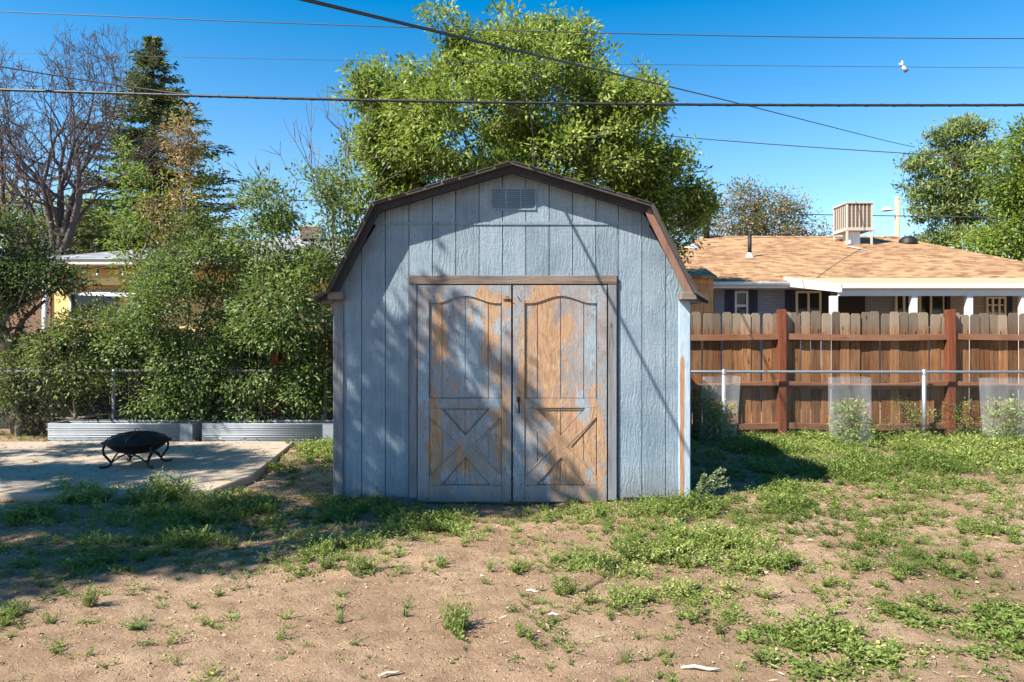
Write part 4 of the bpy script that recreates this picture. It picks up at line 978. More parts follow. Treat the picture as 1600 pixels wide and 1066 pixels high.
def shrub(name, label, lobes, Y, per, mat, n, spread, ln, wd, seed, cat='shrub', shell=.3, basepx=None, bark='twig', tip=.0035, step=.25, group=None):
    rng = np.random.default_rng(seed); pts, ax = lobes_pts(lobes, Y, per, rng, shell)
    pts[:, 2] = np.maximum(pts[:, 2], .12)
    hole = lat(pts[:, 0]+pts[:, 1]*.5, pts[:, 2]-pts[:, 1]*.4, 2.6, seed+1)*.7+lat(pts[:, 0]-pts[:, 1], pts[:, 2], 5.5, seed+2)*.5; kp = hole > -.16; pts, ax = pts[kp], ax[kp]
    bx = P(basepx if basepx else lobes[0][0], 0, Y)[0]
    tr = [(bx, Y+.1, -.05), (bx+.02, Y+.1, .25), (bx-.03, Y+.12, .55)]
    return tree(name, label, cat, (bx, Y+.1, 0), tr, pts, ax, M[bark], M[mat], n, spread, ln, wd, seed, tip=tip, step=step, rmax=.09, group=group, sides=4)
shrub('privet_shrub', 'low bushy shrub spilling over the chain link fence beside the shaded corner', [(110, 555, 60, 55, 0, 1.0), (150, 515, 55, 34, .1, .7), (85, 620, 60, 45, .1, .8), (180, 610, 50, 42, .15, .55), (30, 590, 40, 50, .1, .6)], 9.88, 180, 'oliveleaf', 32, .09, .062, .031, 31)
shrub('privet_shrub', 'broad dense shrub directly behind the fire pit bed', [(275, 480, 72, 78, 0, 1.8), (200, 535, 70, 42, 0, .9), (300, 555, 70, 70, 0, 1.3), (290, 415, 55, 42, .2, .7), (330, 430, 55, 70, .2, 1.1), (310, 630, 60, 30, -.05, .4), (240, 610, 50, 45, .1, .7)], 9.9, 180, 'shrubleaf', 32, .09, .062, .031, 32)
shrub('privet_shrub', 'tall thinning shrub against the shed wall with bare twigs on top', [(450, 480, 75, 90, 0, 2.1), (490, 430, 45, 60, 0, .9), (400, 560, 70, 70, 0, 1.3), (480, 590, 45, 60, 0, 1.), (440, 380, 70, 50, .2, 1.), (420, 320, 55, 50, .2, .7), (500, 330, 45, 60, .1, .7), (530, 290, 26, 50, .3, .25), (390, 370, 40, 30, .2, .4), (400, 635, 60, 26, -.05, .35), (470, 285, 60, 30, .2, .12), (545, 400, 30, 70, .6, .5)], 9.92, 180, 'shrubleaf', 26, .09, .075, .034, 33)
shrub('elm_sapling', 'bright green elm sapling shooting up in front of the dark spruce', [(205, 290, 26, 50, 0, .35), (240, 335, 50, 45, 0, .5), (225, 400, 60, 40, 0, .6), (325, 265, 14, 20, 0, .12), (315, 330, 20, 60, .1, .22), (190, 240, 8, 20, 0, .06), (265, 290, 26, 40, .1, .16), (180, 350, 30, 40, .1, .25)], 10.8, 80, 'elmleaf', 17, .07, .085, .032, 34, 'tree', .2, basepx=245, tip=.004)
shrub('ash_sapling', 'bright green sapling leaves poking out beside the shed eave', [(470, 425, 26, 26, -.2, .3), (505, 420, 18, 22, -.2, .2), (455, 545, 30, 22, -.3, .25), (440, 530, 16, 14, -.3, .12), (515, 600, 12, 40, -.2, .2)], 10.0, 90, 'elmleaf', 18, .09, .10, .034, 35, 'tree', .1, basepx=490)
shrub('shade_tree', 'dark leafed tree at the edge of the yard hanging over the porch post', [(15, 390, 50, 60, 0, 1.6), (60, 430, 55, 26, 0, .8), (30, 470, 45, 34, .2, .6), (-60, 420, 80, 90, 0, 2), (10, 480, 40, 40, 0, .45), (110, 440, 30, 14, 0, .22), (30, 600, 40, 60, .3, .6), (10, 640, 50, 30, .3, .5)], 10.0, 110, 'darkleaf', 34, .11, .06, .032, 36, 'tree', .2, basepx=20, bark='barkgrey', tip=.006)
shrub('privet_shrub', 'upper shrub growth reaching above the grey roof in front of the spruce', [(270, 370, 80, 45, 0, 1.2), (330, 380, 40, 40, 0, .5), (250, 320, 40, 36, .1, .3), (300, 310, 26, 46, .1, .25), (350, 420, 50, 40, 0, .6)], 10.6, 130, 'oliveleaf', 28, .08, .062, .031, 38)
shrub('dead_vine', 'dry brown dead vine hanging in the sapling before the spruce', [(285, 220, 22, 40, 0, .55), (275, 270, 28, 40, 0, .55), (295, 320, 16, 60, 0, .4), (300, 410, 24, 22, -.3, .3), (265, 350, 26, 40, -.2, .25), (290, 180, 6, 22, 0, .05)], 10.75, 110, 'deadleaf', 22, .09, .065, .026, 37, 'vine', .1, basepx=285)
def trunk_left():
    t = thing('leaning_trunk', 'thick brown trunk leaning among the dark leaves at the yard corner', 'tree', P(18, 690, 10.4)*np.array([1, 1, 0]))
    MB().tube([P(50, 690, 10.4), P(25, 620, 10.4), P(8, 560, 10.4), P(-30, 440, 10.4)], [.22, .19, .16, .1], 12).build('trunk', M['bark'], t)
    x, z = -7.1, 0
    MB().tube([P(14, 560, 10.3), P(35, 500, 10.2), P(70, 470, 10.1)], [.07, .04, .02], 8).build('limb', M['bark'], t)
trunk_left()

def grow(p, d, r, ln, depth, rng, out, kink=.22, split=(2, 3), shrink=.72, up=.12, minr=.004):
    n = 3; q = p.copy()
    for i in range(n):
        d = unit(d+rng.normal(size=3)*kink+np.array([0, 0, up])); e = q+d*ln/n; r2 = r*(.93 if i < n-1 else .85)
        out.append((q, e, r, r2)); q = e; r = r2
        if i < n-1 and depth > 1 and rng.uniform() < .45:
            dd = unit(d+rng.normal(size=3)*.75); grow(q, dd, r*.5, ln*.6, depth-2, rng, out, kink, split, shrink, up, minr)
    if depth <= 0: return
    for k in range(rng.integers(split[0], split[1]+1)):
        dd = unit(d+rng.normal(size=3)*.5); grow(q, dd, max(minr, r*rng.uniform(.62, .8)), ln*shrink*rng.uniform(.8, 1.15), depth-1, rng, out, kink, split, shrink, up, minr)
def bare(name, label, stems, Y, seed, mat, depth=6, group=None, kink=.2, minr=.006, up=.12, shrink=.74):
    rng = np.random.default_rng(seed); out = []; 
    cuts = []
    for (p, d, r, ln) in stems: cuts.append(len(out)); grow(np.array(p, float), unit(np.array(d, float)), r, ln, depth, rng, out, kink, minr=minr, up=up, shrink=shrink)
    b = np.array(stems[0][0])*np.array([1, 1, 0]); t = thing(name, label, 'tree', b, group)
    A = np.array([o[0] for o in out]); B = np.array([o[1] for o in out]); ra = np.array([o[2] for o in out]); rb = np.array([o[3] for o in out])
    big = ra > .03; cuts.append(len(out))
    for c0, c1 in zip(cuts, cuts[1:]):
        q = np.zeros(len(ra), bool); q[c0:c1] = big[c0:c1]
        if q.any(): V, Q = frusta(A[q], B[q], ra[q], rb[q], 8); npmesh('limb', V, Q, mat, t, smooth=True)
    V, Q = frusta(A[~big], B[~big], ra[~big], rb[~big], 4); npmesh('crown', V, Q, mat, t)
    return t
Yb = 18.; b0 = P(85, 660, Yb)*np.array([1, 1, 0])
fork = P(82, 400, Yb)
bare('bare_tree', 'tall leafless tree with upright purplish branches beside the spruce',
     [(b0, (-.02, 0, 1), .10, 1.5), (P(92, 400, Yb), (-.03, 0, 1), .10, 1.85), (P(98, 395, Yb), (.25, .1, 1), .10, 1.65), (P(98, 370, Yb), (.08, .1, 1), .08, 1.8), (P(86, 400, Yb), (-.16, -.1, 1), .09, 1.85), (P(75, 410, Yb), (-.36, .1, 1), .06, 1.6), (P(110, 360, Yb), (.35, -.1, 1), .05, 1.0)], Yb, 6, M['barkdark'], 6, minr=.006, kink=.10, up=.09, shrink=.72)
t_ = bpy.data.objects.get('bare_tree')
MB().tube([b0, P(80, 520, Yb), P(78, 440, Yb), P(93, 396, Yb)], [.26, .22, .20, .15], 12).build('main_trunk', M['barkdark'], t_)
bare('bare_tree', 'smaller leafless tree cut by the picture edge next to the taller bare one',
     [(P(25, 420, Yb+1), (-.15, 0, 1), .11, 1.7), (P(22, 400, Yb+1), (-.3, 0, 1), .09, 1.4), (P(28, 400, Yb+1), (.1, 0, 1), .06, 1.3)], Yb+1, 16, M['barkdark'], 5, minr=.006, kink=.10, up=.09)
bpy.data.objects['bare_tree.001']['label'] = 'smaller leafless tree standing over the cream bungalow porch'
bpy.data.objects['bare_tree.001'].location.z = 0
MB().tube([P(40, 640, Yb+1), P(32, 480, Yb+1), P(25, 410, Yb+1)], [.18, .15, .11], 10).build('main_trunk', M['barkdark'], bpy.data.objects['bare_tree.001'])
# bare suckers above the thin shrub
bare('dead_elm', 'thin dead elm of bare upright whips above the shrub by the shed',
     [(P(530, 420, 11.3), (.02, 0, 1), .022, .95), (P(520, 400, 11.3), (-.12, 0, 1), .018, .8), (P(545, 380, 11.3), (.05, 0, 1), .02, .9), (P(470, 400, 11.3), (-.35, 0, 1), .016, .75), (P(440, 390, 11.3), (-.5, 0, .8), .014, .6), (P(560, 420, 11.3), (.1, 0, 1), .02, .8), (P(500, 400, 11.3), (-.6, 0, .8), .016, .8)], 11.3, 26, M['barkgrey'], 3, minr=.0045, kink=.13, up=.06)

def spruce(name, label, px, ytop, Y, hwpx, seed, mat, ybase=640):
    rng = np.random.default_rng(seed); top = P(px, ytop, Y); base = np.array([top[0], Y, 0]); H = top[2]; W = hwpx*Y/F
    t = thing(name, label, 'tree', base); MB().tube([base, (top[0], Y, H*.5), top], [.26, .15, .02], 10).build('trunk', M['barkpine'], t)
    A = []; B = []; ra = []; LP = []; LD = []; z = H-.15; 
    while z > 1.2:
        f = (H-z)/H; rad = W*(f**.92)*1.32; nb = int(6+9*f)
        for k in range(nb):
            a = rng.uniform(0, 2*math.pi); r = rad*rng.uniform(.65, 1.12)+.05; zz = z+rng.uniform(-.15, .15)
            d = np.array([math.cos(a), math.sin(a), 0]); n = max(3, int(r/.22)); prev = np.array([top[0], Y, zz]); 
            for i in range(1, n+1):
                g = i/n; p = np.array([top[0], Y, zz])+d*r*g+np.array([0, 0, -.32*r*g*(1-.55*g)+ .12*g*g*r]); A.append(prev); B.append(p); ra.append(.03*(1-g)+.006)
                w_ = (.03+.34*(1-g*.7)*min(1, r))
                m = int(13+14*(1-g))
                sd = np.array([-d[1], d[0], 0]); sgn = rng.choice([-1, 1], m); u = rng.uniform(0, 1, m)
                tw = p+(prev-p)*rng.uniform(0, 1, (m, 1))
                off = sd*(sgn*u*w_)[:, None]+d*(u*w_*.5)[:, None]+np.array([0, 0, -1])*(u*w_*.35)[:, None]
                LP.append(tw+off); LD.append(d*.7+sd*sgn[:, None]*.7+rng.normal(size=(m, 3))*.3)
                prev = p
        z -= .22 if f < .2 else .33
    V, Q = frusta(np.array(A), np.array(B), np.array(ra), np.array(ra)*.8, 4); npmesh('limb_work', V, Q, M['barkpine'], t)
    LP = np.concatenate(LP); LD = np.concatenate(LD); n = len(LP)
    V, Q = leaf_quads(LP, LD, rng.normal(size=(n, 3))*.8+np.array([0, 0, .6]), rng.uniform(.13, .25, n), rng.uniform(.04, .07, n), .4)
    npmesh('crown', V, Q, mat, t, np.repeat(rng.uniform(0, 1, n), 4)); return t
spruce('spruce_tree', 'tall dark pointed spruce behind the elm sapling', 239, 58, 24., 235, 41, M['spruce'])
def pine():
    rng = np.random.default_rng(51); Y = 30.
    lobes = [(1510, 200, 38, 22, 0, .8), (1490, 245, 60, 28, 0, 1.3), (1480, 290, 62, 30, 0, 1.4), (1520, 300, 55, 40, .5, 1.2), (1470, 335, 52, 22, 0, .9), (1500, 370, 55, 20, 0, .8), (1540, 240, 35, 35, .5, .8), (1440, 260, 25, 18, 0, .4), (1440, 310, 22, 14, 0, .3), (1550, 340, 40, 50, .5, 1.), (1480, 215, 25, 14, 0, .3), (1455, 378, 40, 12, 0, .5)]
    pts, ax = lobes_pts([(a, b, c, d*.85, e, f) for a, b, c, d, e, f in lobes], Y, 40, rng, .2); x = P(1500, 0, Y)[0]
    t = thing('pine_tree', 'broad pine with tufted needles behind the end of the tan roof', 'tree', (x, Y, 0))
    tr = [(x, Y, 0)]+[(P(1502-k*.4, 0, Y)[0], Y, z) for k, z in enumerate(np.linspace(1, 10.8, 24))]
    A, B, ra, rb = skeleton(tr, pts, .5, rng=rng, tip=.015, pathw=.05, rmax=.24); V, Q = frusta(A, B, np.maximum(ra, .02), np.maximum(rb, .018), 5); npmesh('trunk', V, Q, M['barkpine'], t, smooth=True)
    m = 52; idx = np.repeat(np.arange(len(pts)), m); sub = rng.normal(size=(len(idx), 3))*np.array([.24, .24, .08]); q = np.round(sub/.16)*.16
    d = unit(rng.normal(size=(len(idx), 3))+np.array([0, 0, .7])+ax[idx]*.4)
    V, Q = leaf_quads(pts[idx]+q+rng.normal(size=q.shape)*.02, d, rng.normal(size=d.shape), rng.uniform(.16, .27, len(idx)), rng.uniform(.045, .075, len(idx)), .2)
    npmesh('crown', V, Q, M['pine'], t, np.repeat(np.clip(rng.uniform(0, 1, len(pts))[idx]*.6+rng.uniform(0, .4, len(idx)), 0, 1), 4))
pine()
def sidetree(name, label, lobes, Y, per, mat, n, spread, ln, wd, seed, basepx, shell=.3, bark='bark', z0=2.2, tip=.01):
    rng = np.random.default_rng(seed); pts, ax = lobes_pts(lobes, Y, per, rng, shell); bx = P(basepx, 0, Y)[0]
    tr = [(bx, Y, 0), (bx, Y, z0*.5), (bx+.05, Y, z0)]
    return tree(name, label, 'tree', (bx, Y, 0), tr, pts, ax, M[bark], M[mat], n, spread, ln, wd, seed, tip=tip, rmax=.25, step=.5)
sidetree('locust_tree', 'bright yellow-green leafy tree overlapping the pine beyond the tan roof', [(1612, 225, 28, 36, 0, .8), (1596, 290, 34, 38, 0, 1.1), (1600, 360, 50, 46, 0, 1.5), (1660, 300, 70, 110, 0, 3.), (1540, 385, 35, 22, 0, .5), (1552, 250, 14, 14, 0, .15)], 24, 75, 'brightleaf', 40, .26, .17, .065, 61, 1640)
sidetree('crabapple_tree', 'sparse autumn tree with mauve and rusty leaves behind the tan roof ridge', [(1165, 310, 28, 24, 0, .6), (1150, 345, 55, 28, 0, 1.), (1200, 345, 50, 30, 0, 1.), (1225, 315, 28, 24, 0, .4), (1245, 350, 30, 25, 0, .4), (1190, 365, 80, 14, 0, 1.1), (1290, 365, 20, 10, 0, .12)], 33, 80, 'autumn', 26, .24, .17, .07, 62, 1190, .15, 'barkgrey', 3)
sidetree('crabapple_tree', 'thin reddish tree between the leafy ash and the black roof flue', [(1085, 335, 32, 30, 0, .9), (1100, 310, 18, 22, 0, .25), (1075, 370, 30, 20, 0, .4)], 27, 60, 'autumn', 20, .2, .15, .06, 63, 1085, .15, 'barkgrey', 3)
sidetree('cottonwood_tree', 'pale yellowish tree low behind the bare tree trunks', [(130, 350, 40, 28, 0, .9), (60, 370, 60, 35, 0, 1.), (150, 385, 50, 25, 0, .9), (20, 330, 50, 40, 0, .8), (-60, 350, 60, 60, 0, 1)], 34, 50, 'yellowleaf', 34, .4, .26, .11, 64, 90)
sidetree('juniper_tree', 'dark evergreen clump below the spruce behind the grey roof', [(150, 370, 45, 30, 0, 1.), (200, 385, 60, 25, 0, 1.), (110, 395, 40, 20, 0, .6)], 27, 60, 'darkleaf', 36, .3, .2, .07, 65, 160)

# the tree outside the picture whose shade falls over the yard
def yard_tree():
    rng = np.random.default_rng(71); T = []
    def put(S, n, r, t0=4.6, t1=7.8):
        for _ in range(n):
            q = S+rng.normal(size=3)*r; t = rng.uniform(t0, t1); p = q-L*t
            for _k in range(20):
                if abs(p[0]) > .80*p[1]+.5 or p[2] > CAMZ+.56*max(p[1], 0)+.4: break
                t += .4; p = q-L*t
            T.append(p)
    for px, py, r, n in [(560, 590, .10, 4), (600, 560, .08, 3), (590, 640, .07, 4), (570, 700, .12, 6), (600, 740, .13, 7), (640, 770, .12, 5), (545, 770, .1, 4), (628, 690, .05, 3), (645, 520, .05, 3), (655, 560, .06, 4), (645, 610, .06, 4), (675, 610, .07, 4), (690, 640, .06, 4),
                         (640, 660, .07, 4), (715, 660, .07, 5), (735, 690, .08, 5), (700, 720, .08, 5), (745, 735, .07, 4), (765, 760, .08, 4), (680, 700, .08, 4), (700, 500, .03, 1), (725, 530, .035, 2), (748, 560, .035, 2), (772, 590, .04, 2), (790, 615, .04, 2),
                         (775, 720, .06, 3), (795, 750, .06, 4), (840, 740, .05, 2), (860, 760, .07, 3), (890, 770, .06, 2), (820, 770, .06, 3), (660, 760, .06, 3), (720, 765, .08, 3), (610, 600, .04, 2), (560, 530, .05, 2)]:
        put(np.array([sx(px), Y0, sz(py)]), max(1, int(n*.55)), r*.8, 4.0, 5.6)
    cnt = 0
    for _ in range(9000):
        x = rng.uniform(-7.2, .2); y = rng.uniform(3.2, 9.6); px = 800+F*x/y; py = 533+F*CAMZ/y
        lim = 935-105*(px/640.) if px < 640 else 830-.22*(px-640)
        if px < -250 or px > 830 or py > lim: continue
        if y > Y0 and x > -1.5: continue
        hole = lat(x*1.2, y*2.2, 1.25, 77)*.6+lat(x, y*1.6, 3.1, 78)*.5
        if hole < .05+.24*(y > 7.2)+.2*(y > 8.6): continue
        if rng.uniform() < .42: put(np.array([x, y, 0]), 1, .04, 4.6, 8.4); cnt += 1
    pts = np.array(T); base = np.array([-8.9, 2.6, 0.])
    c = pts.mean(0); ax = unit(pts-c)
    tr = [base, base+(.02, 0, .9), base+(.1, .05, 1.8), base+(.25, .15, 2.7), base+(.45, .3, 3.5)]
    tree('maple_tree', 'broad leafy yard tree whose shade dapples the patio and the shed doors', 'tree', base, tr, pts, ax, M['bark'], M['shadeleaf'], 46, .115, .10, .062, 72, tip=.005, rmax=.26, step=.4)
yard_tree()

# ------------------------------------------------------------------ ground plants
def clump(rng, kind):
    "prototype weed: leaf quads around the origin, about 1 unit wide"
    P_, D_, Ln, Wd = [], [], [], []
    if kind == 'feather':
        ns = rng.integers(5, 9)
        for s in range(ns):
            a = rng.uniform(0, 2*math.pi); lean = rng.uniform(.15, 1.0); d = unit(np.array([math.cos(a)*lean, math.sin(a)*lean, 1.])); h = rng.uniform(.45, .95); n = rng.integers(9, 14)
            for i in range(n):
                f = (i+.6)/n; p = d*h*f+np.array([math.cos(a), math.sin(a), 0])*.12*f*f
                for k in range(2):
                    b = rng.uniform(0, 2*math.pi); P_.append(p); D_.append(d*.6+np.array([math.cos(b), math.sin(b), .2])); Ln.append(rng.uniform(.11, .22)*(1.15-.5*f)); Wd.append(rng.uniform(.035, .06))
    elif kind == 'rosette':
        for s in range(rng.integers(26, 44)):
            a = rng.uniform(0, 2*math.pi); r = rng.uniform(.02, .38); P_.append(np.array([math.cos(a)*r, math.sin(a)*r, rng.uniform(.03, .25)])); D_.append(np.array([math.cos(a), math.sin(a), rng.uniform(-.1, .6)])+rng.normal(size=3)*.4); Ln.append(rng.uniform(.12, .2)); Wd.append(rng.uniform(.09, .15))
    elif kind == 'creep':
        for s in range(rng.integers(7, 12)):
            a = rng.uniform(0, 2*math.pi); h = rng.uniform(.3, .6); d = np.array([math.cos(a), math.sin(a), .12])
            for i in range(8):
                p = d*h*(i+1)/8+rng.normal(size=3)*.015; b = a+rng.choice([-1, 1])*rng.uniform(.5, 1.4); P_.append(p); D_.append(np.array([math.cos(b), math.sin(b), .4])); Ln.append(rng.uniform(.06, .12)); Wd.append(rng.uniform(.04, .06))
    elif kind == 'grass':
        for s in range(40):
            a = rng.uniform(0, 2*math.pi); r = rng.uniform(0, .25); P_.append(np.array([math.cos(a)*r, math.sin(a)*r, 0])); D_.append(np.array([math.cos(a)*.5, math.sin(a)*.5, 1.])+rng.normal(size=3)*.25); Ln.append(rng.uniform(.4, .8)); Wd.append(rng.uniform(.025, .045))
    P_ = np.array(P_); D_ = np.array(D_); n = len(P_)
    V, Q = leaf_quads(P_, D_, rng.normal(size=(n, 3))*.5+np.array([0, 0, 1.]), np.array(Ln), np.array(Wd), .2); return V, n
def thin(protos):
    out = []
    for V, n in protos:
        K = V.reshape(n, 4, 3)[::2].copy(); c = K[:, :1]; K = c+(K-c)*1.4; out.append((K.reshape(-1, 3), len(K)))
    return out
def scatter(protos, pts, sizes, hs, rng, varc):
    Vs, var, tot = [], [], 0; which = rng.integers(0, len(protos), len(pts))
    for j, (V, n) in enumerate(protos):
        I = np.where(which == j)[0]
        if not len(I): continue
        a = rng.uniform(0, 2*np.pi, len(I)); c, s = np.cos(a), np.sin(a); W = np.repeat(V[None], len(I), 0)
        X = W[..., 0]*c[:, None]-W[..., 1]*s[:, None]; Y_ = W[..., 0]*s[:, None]+W[..., 1]*c[:, None]
        out = np.stack([X*sizes[I][:, None], Y_*sizes[I][:, None], W[..., 2]*hs[I][:, None]], -1)+pts[I][:, None]
        Vs.append(out.reshape(-1, 3)); vv = np.clip(varc[I][:, None]+rng.normal(size=(len(I), n))*.17, 0, 1); var.append(np.repeat(vv, 4, 1).reshape(-1))
    V = np.concatenate(Vs); return V, np.arange(len(V)).reshape(-1, 4), np.concatenate(var)
def gz(x, y): return (lat(x, y, 1.1, 1)*.022+lat(x, y, 3.7, 2)*.012)-.012
prng = np.random.default_rng(81)
PF = [clump(prng, 'feather') for _ in range(9)]; PR = [clump(prng, 'rosette') for _ in range(6)]; PC = [clump(prng, 'creep') for _ in range(6)]; PG = [clump(prng, 'grass') for _ in range(4)]
# patches: px, py, rx, ry, density, size(m)
PATCH = [(1030, 800, 110, 22, 1.5, .15), (1100, 850, 130, 35, .65, .13), (900, 800, 90, 14, 1.1, .11), (620, 815, 120, 24, 1.4, .13), (560, 800, 70, 22, 1.3, .14), (700, 830, 60, 14, .7, .11), (250, 775, 60, 24, 1.7, .20), (130, 775, 50, 16, 1.5, .17), (300, 800, 130, 30, 1.2, .13),
         (330, 860, 160, 30, .9, .12), (120, 850, 130, 25, .6, .11), (450, 830, 80, 26, 1.1, .12), (500, 710, 45, 16, 1.2, .13), (440, 725, 40, 12, .8, .13), (80, 930, 60, 14, .5, .11), (40, 810, 50, 18, .9, .12),
         (1350, 740, 190, 36, 1.1, .16), (1500, 720, 150, 30, 1.3, .17), (1250, 700, 110, 18, 1.2, .14), (1240, 770, 70, 30, 1.2, .14), (1320, 790, 110, 30, .75, .15), (1200, 810, 100, 34, .8, .14), (1550, 690, 120, 22, 1.7, .17), (1400, 690, 90, 16, 1.4, .14), (1130, 690, 60, 26, 1.0, .14), (1200, 740, 80, 30, .5, .12),
         (1410, 820, 110, 22, .7, .13), (1540, 830, 90, 24, .6, .13), (1060, 870, 90, 24, .8, .13), (1180, 890, 80, 22, .6, .12), (1290, 880, 60, 20, .7, .13), (1390, 890, 80, 24, .75, .13), (1490, 880, 60, 20, .5, .12), (1590, 880, 40, 50, .7, .12),
         (920, 890, 60, 16, .55, .12), (1080, 930, 90, 26, .65, .12), (960, 950, 80, 26, .4, .11), (1330, 950, 100, 26, .55, .12), (1450, 960, 80, 24, .8, .12), (1560, 970, 70, 34, 1.1, .13), (1280, 1000, 110, 24, .9, .11), (1450, 1030, 130, 30, 1.1, .12), (1580, 1040, 80, 40, 1.3, .12), (1130, 970, 60, 18, .45, .12), (1220, 930, 60, 20, .5, .12), (1000, 905, 60, 18, .5, .11)]
PATCH = [(a, b, c, d, e*(1.7 if b > 830 and a > 850 else 1.), f) for a, b, c, d, e, f in PATCH] + [(1500, 1000, 140, 50, .9, .12), (1300, 1030, 160, 40, .75, .11), (1180, 1000, 90, 30, .5, .1), (1400, 930, 200, 40, .5, .11), (1150, 850, 150, 40, .55, .12), (1000, 860, 90, 26, .8, .12), (1350, 850, 120, 26, .7, .12), (1590, 790, 60, 30, .4, .12), (880, 930, 50, 20, .5, .1), (150, 880, 150, 30, .6, .1), (520, 860, 90, 24, .8, .12), (20, 960, 60, 20, .6, .1), (300, 960, 80, 16, .35, .08)]
def dens(px, py):
    d = np.zeros_like(px)
    for (cx, cy, rx, ry, k, s) in PATCH: d = np.maximum(d, k*np.exp(-(((px-cx)/rx)**2+((py-cy)/ry)**2)*.9))
    return d
def blocked(x, y, pad=.0):
    px = 800+F*x/y; py = 533+F*CAMZ/y
    shed_ = (np.abs(x) < 1.55+pad) & (y > Y0-.03-pad)
    pat = (y > 6.15) & (y < 9.35) & (px < 436-(py-692)*.9*(py > 692)) & (py < 772) & (x < -1.7)
    return shed_ | pat
def cover():
    rng = np.random.default_rng(91)
    n = 210000; x = rng.uniform(-9, 9, n); y = rng.uniform(2.2, 10.6, n); px = 800+F*x/y; py = 533+F*CAMZ/y
    nn = lat(x, y, 2.6, 7)*.5+lat(x, y, 7., 8)*.5
    d = dens(px, py)*(1+1.6*nn)*np.where(px < 640, 1.25, 1.)-.13; ok = (rng.uniform(0, 1, n) < np.clip(d, 0, 1.6)*.17) & ~blocked(x, y) & (px > -80) & (px < 1700)
    # thin random everywhere
    ok2 = (rng.uniform(0, 1, n) < .011*(1+4.0*(px > 800)+1.8*(py < 900)+1.6*((px < 660) & (py > 840)))) & ~blocked(x, y) & (px > -80) & (px < 1700)
    I = np.where(ok | ok2)[0]; x, y, px, py, d = x[I], y[I], px[I], py[I], d[I]; strong = ok[I]
    z = gz(x, y)-.004; p = np.stack([x, y, z], -1); m = len(x)
    size = np.where(strong, rng.uniform(.08, .16, m)*(.75+.35*np.clip(d, 0, 1.5)), rng.uniform(.035, .10, m)); size *= np.where(y > 7, 1.25, 1.)
    tall = np.exp(-(((px-250)/60)**2+((py-775)/26)**2))+np.exp(-(((px-130)/45)**2+((py-775)/18)**2))*.8
    kind = rng.uniform(0, 1, m); broad = ((px > 1150) & (py > 940)) | ((px > 1300) & (py < 700)) | ((px > 420) & (px < 520) & (py < 735)); 
    isR = (kind < np.where(broad, .5, .10)); isC = ~isR & (kind > .78); isG = ~isR & (kind > .70) & ~isC; isF = ~(isR | isC | isG)
    vc = np.clip(.42+.25*lat(x, y, 1.3, 5)+rng.normal(size=m)*.12, 0, 1)
    for nm, sel, pr, hk in (('weed_cover', isF, PF, .85), ('broadleaf_cover', isR, PR, .75), ('creeping_cover', isC, PC, 1.1), ('grass_cover', isG, PG, .7)):
        parts = []
        for far in (False, True):
            J = np.where(sel & ((y > 5.6) == far))[0]; parts.append(scatter(thin(pr) if far else pr, p[J], size[J]*1.15, size[J]*hk*(1+.9*tall[J]), rng, vc[J]))
        V = np.concatenate([q[0] for q in parts]); Q = np.arange(len(V)).reshape(-1, 4); var = np.concatenate([q[2] for q in parts]); o = npmesh(nm, V, Q, M['weed'], None, var); tag(o, {'weed_cover': 'low feathery green weeds spread over the bare dirt yard', 'broadleaf_cover': 'patches of round-leafed green weeds over the dirt', 'creeping_cover': 'thin creeping weeds flat on the dirt', 'grass_cover': 'short grass blades between the weeds'}[nm], 'weeds', kind='stuff')
    print('clumps', m)
cover()
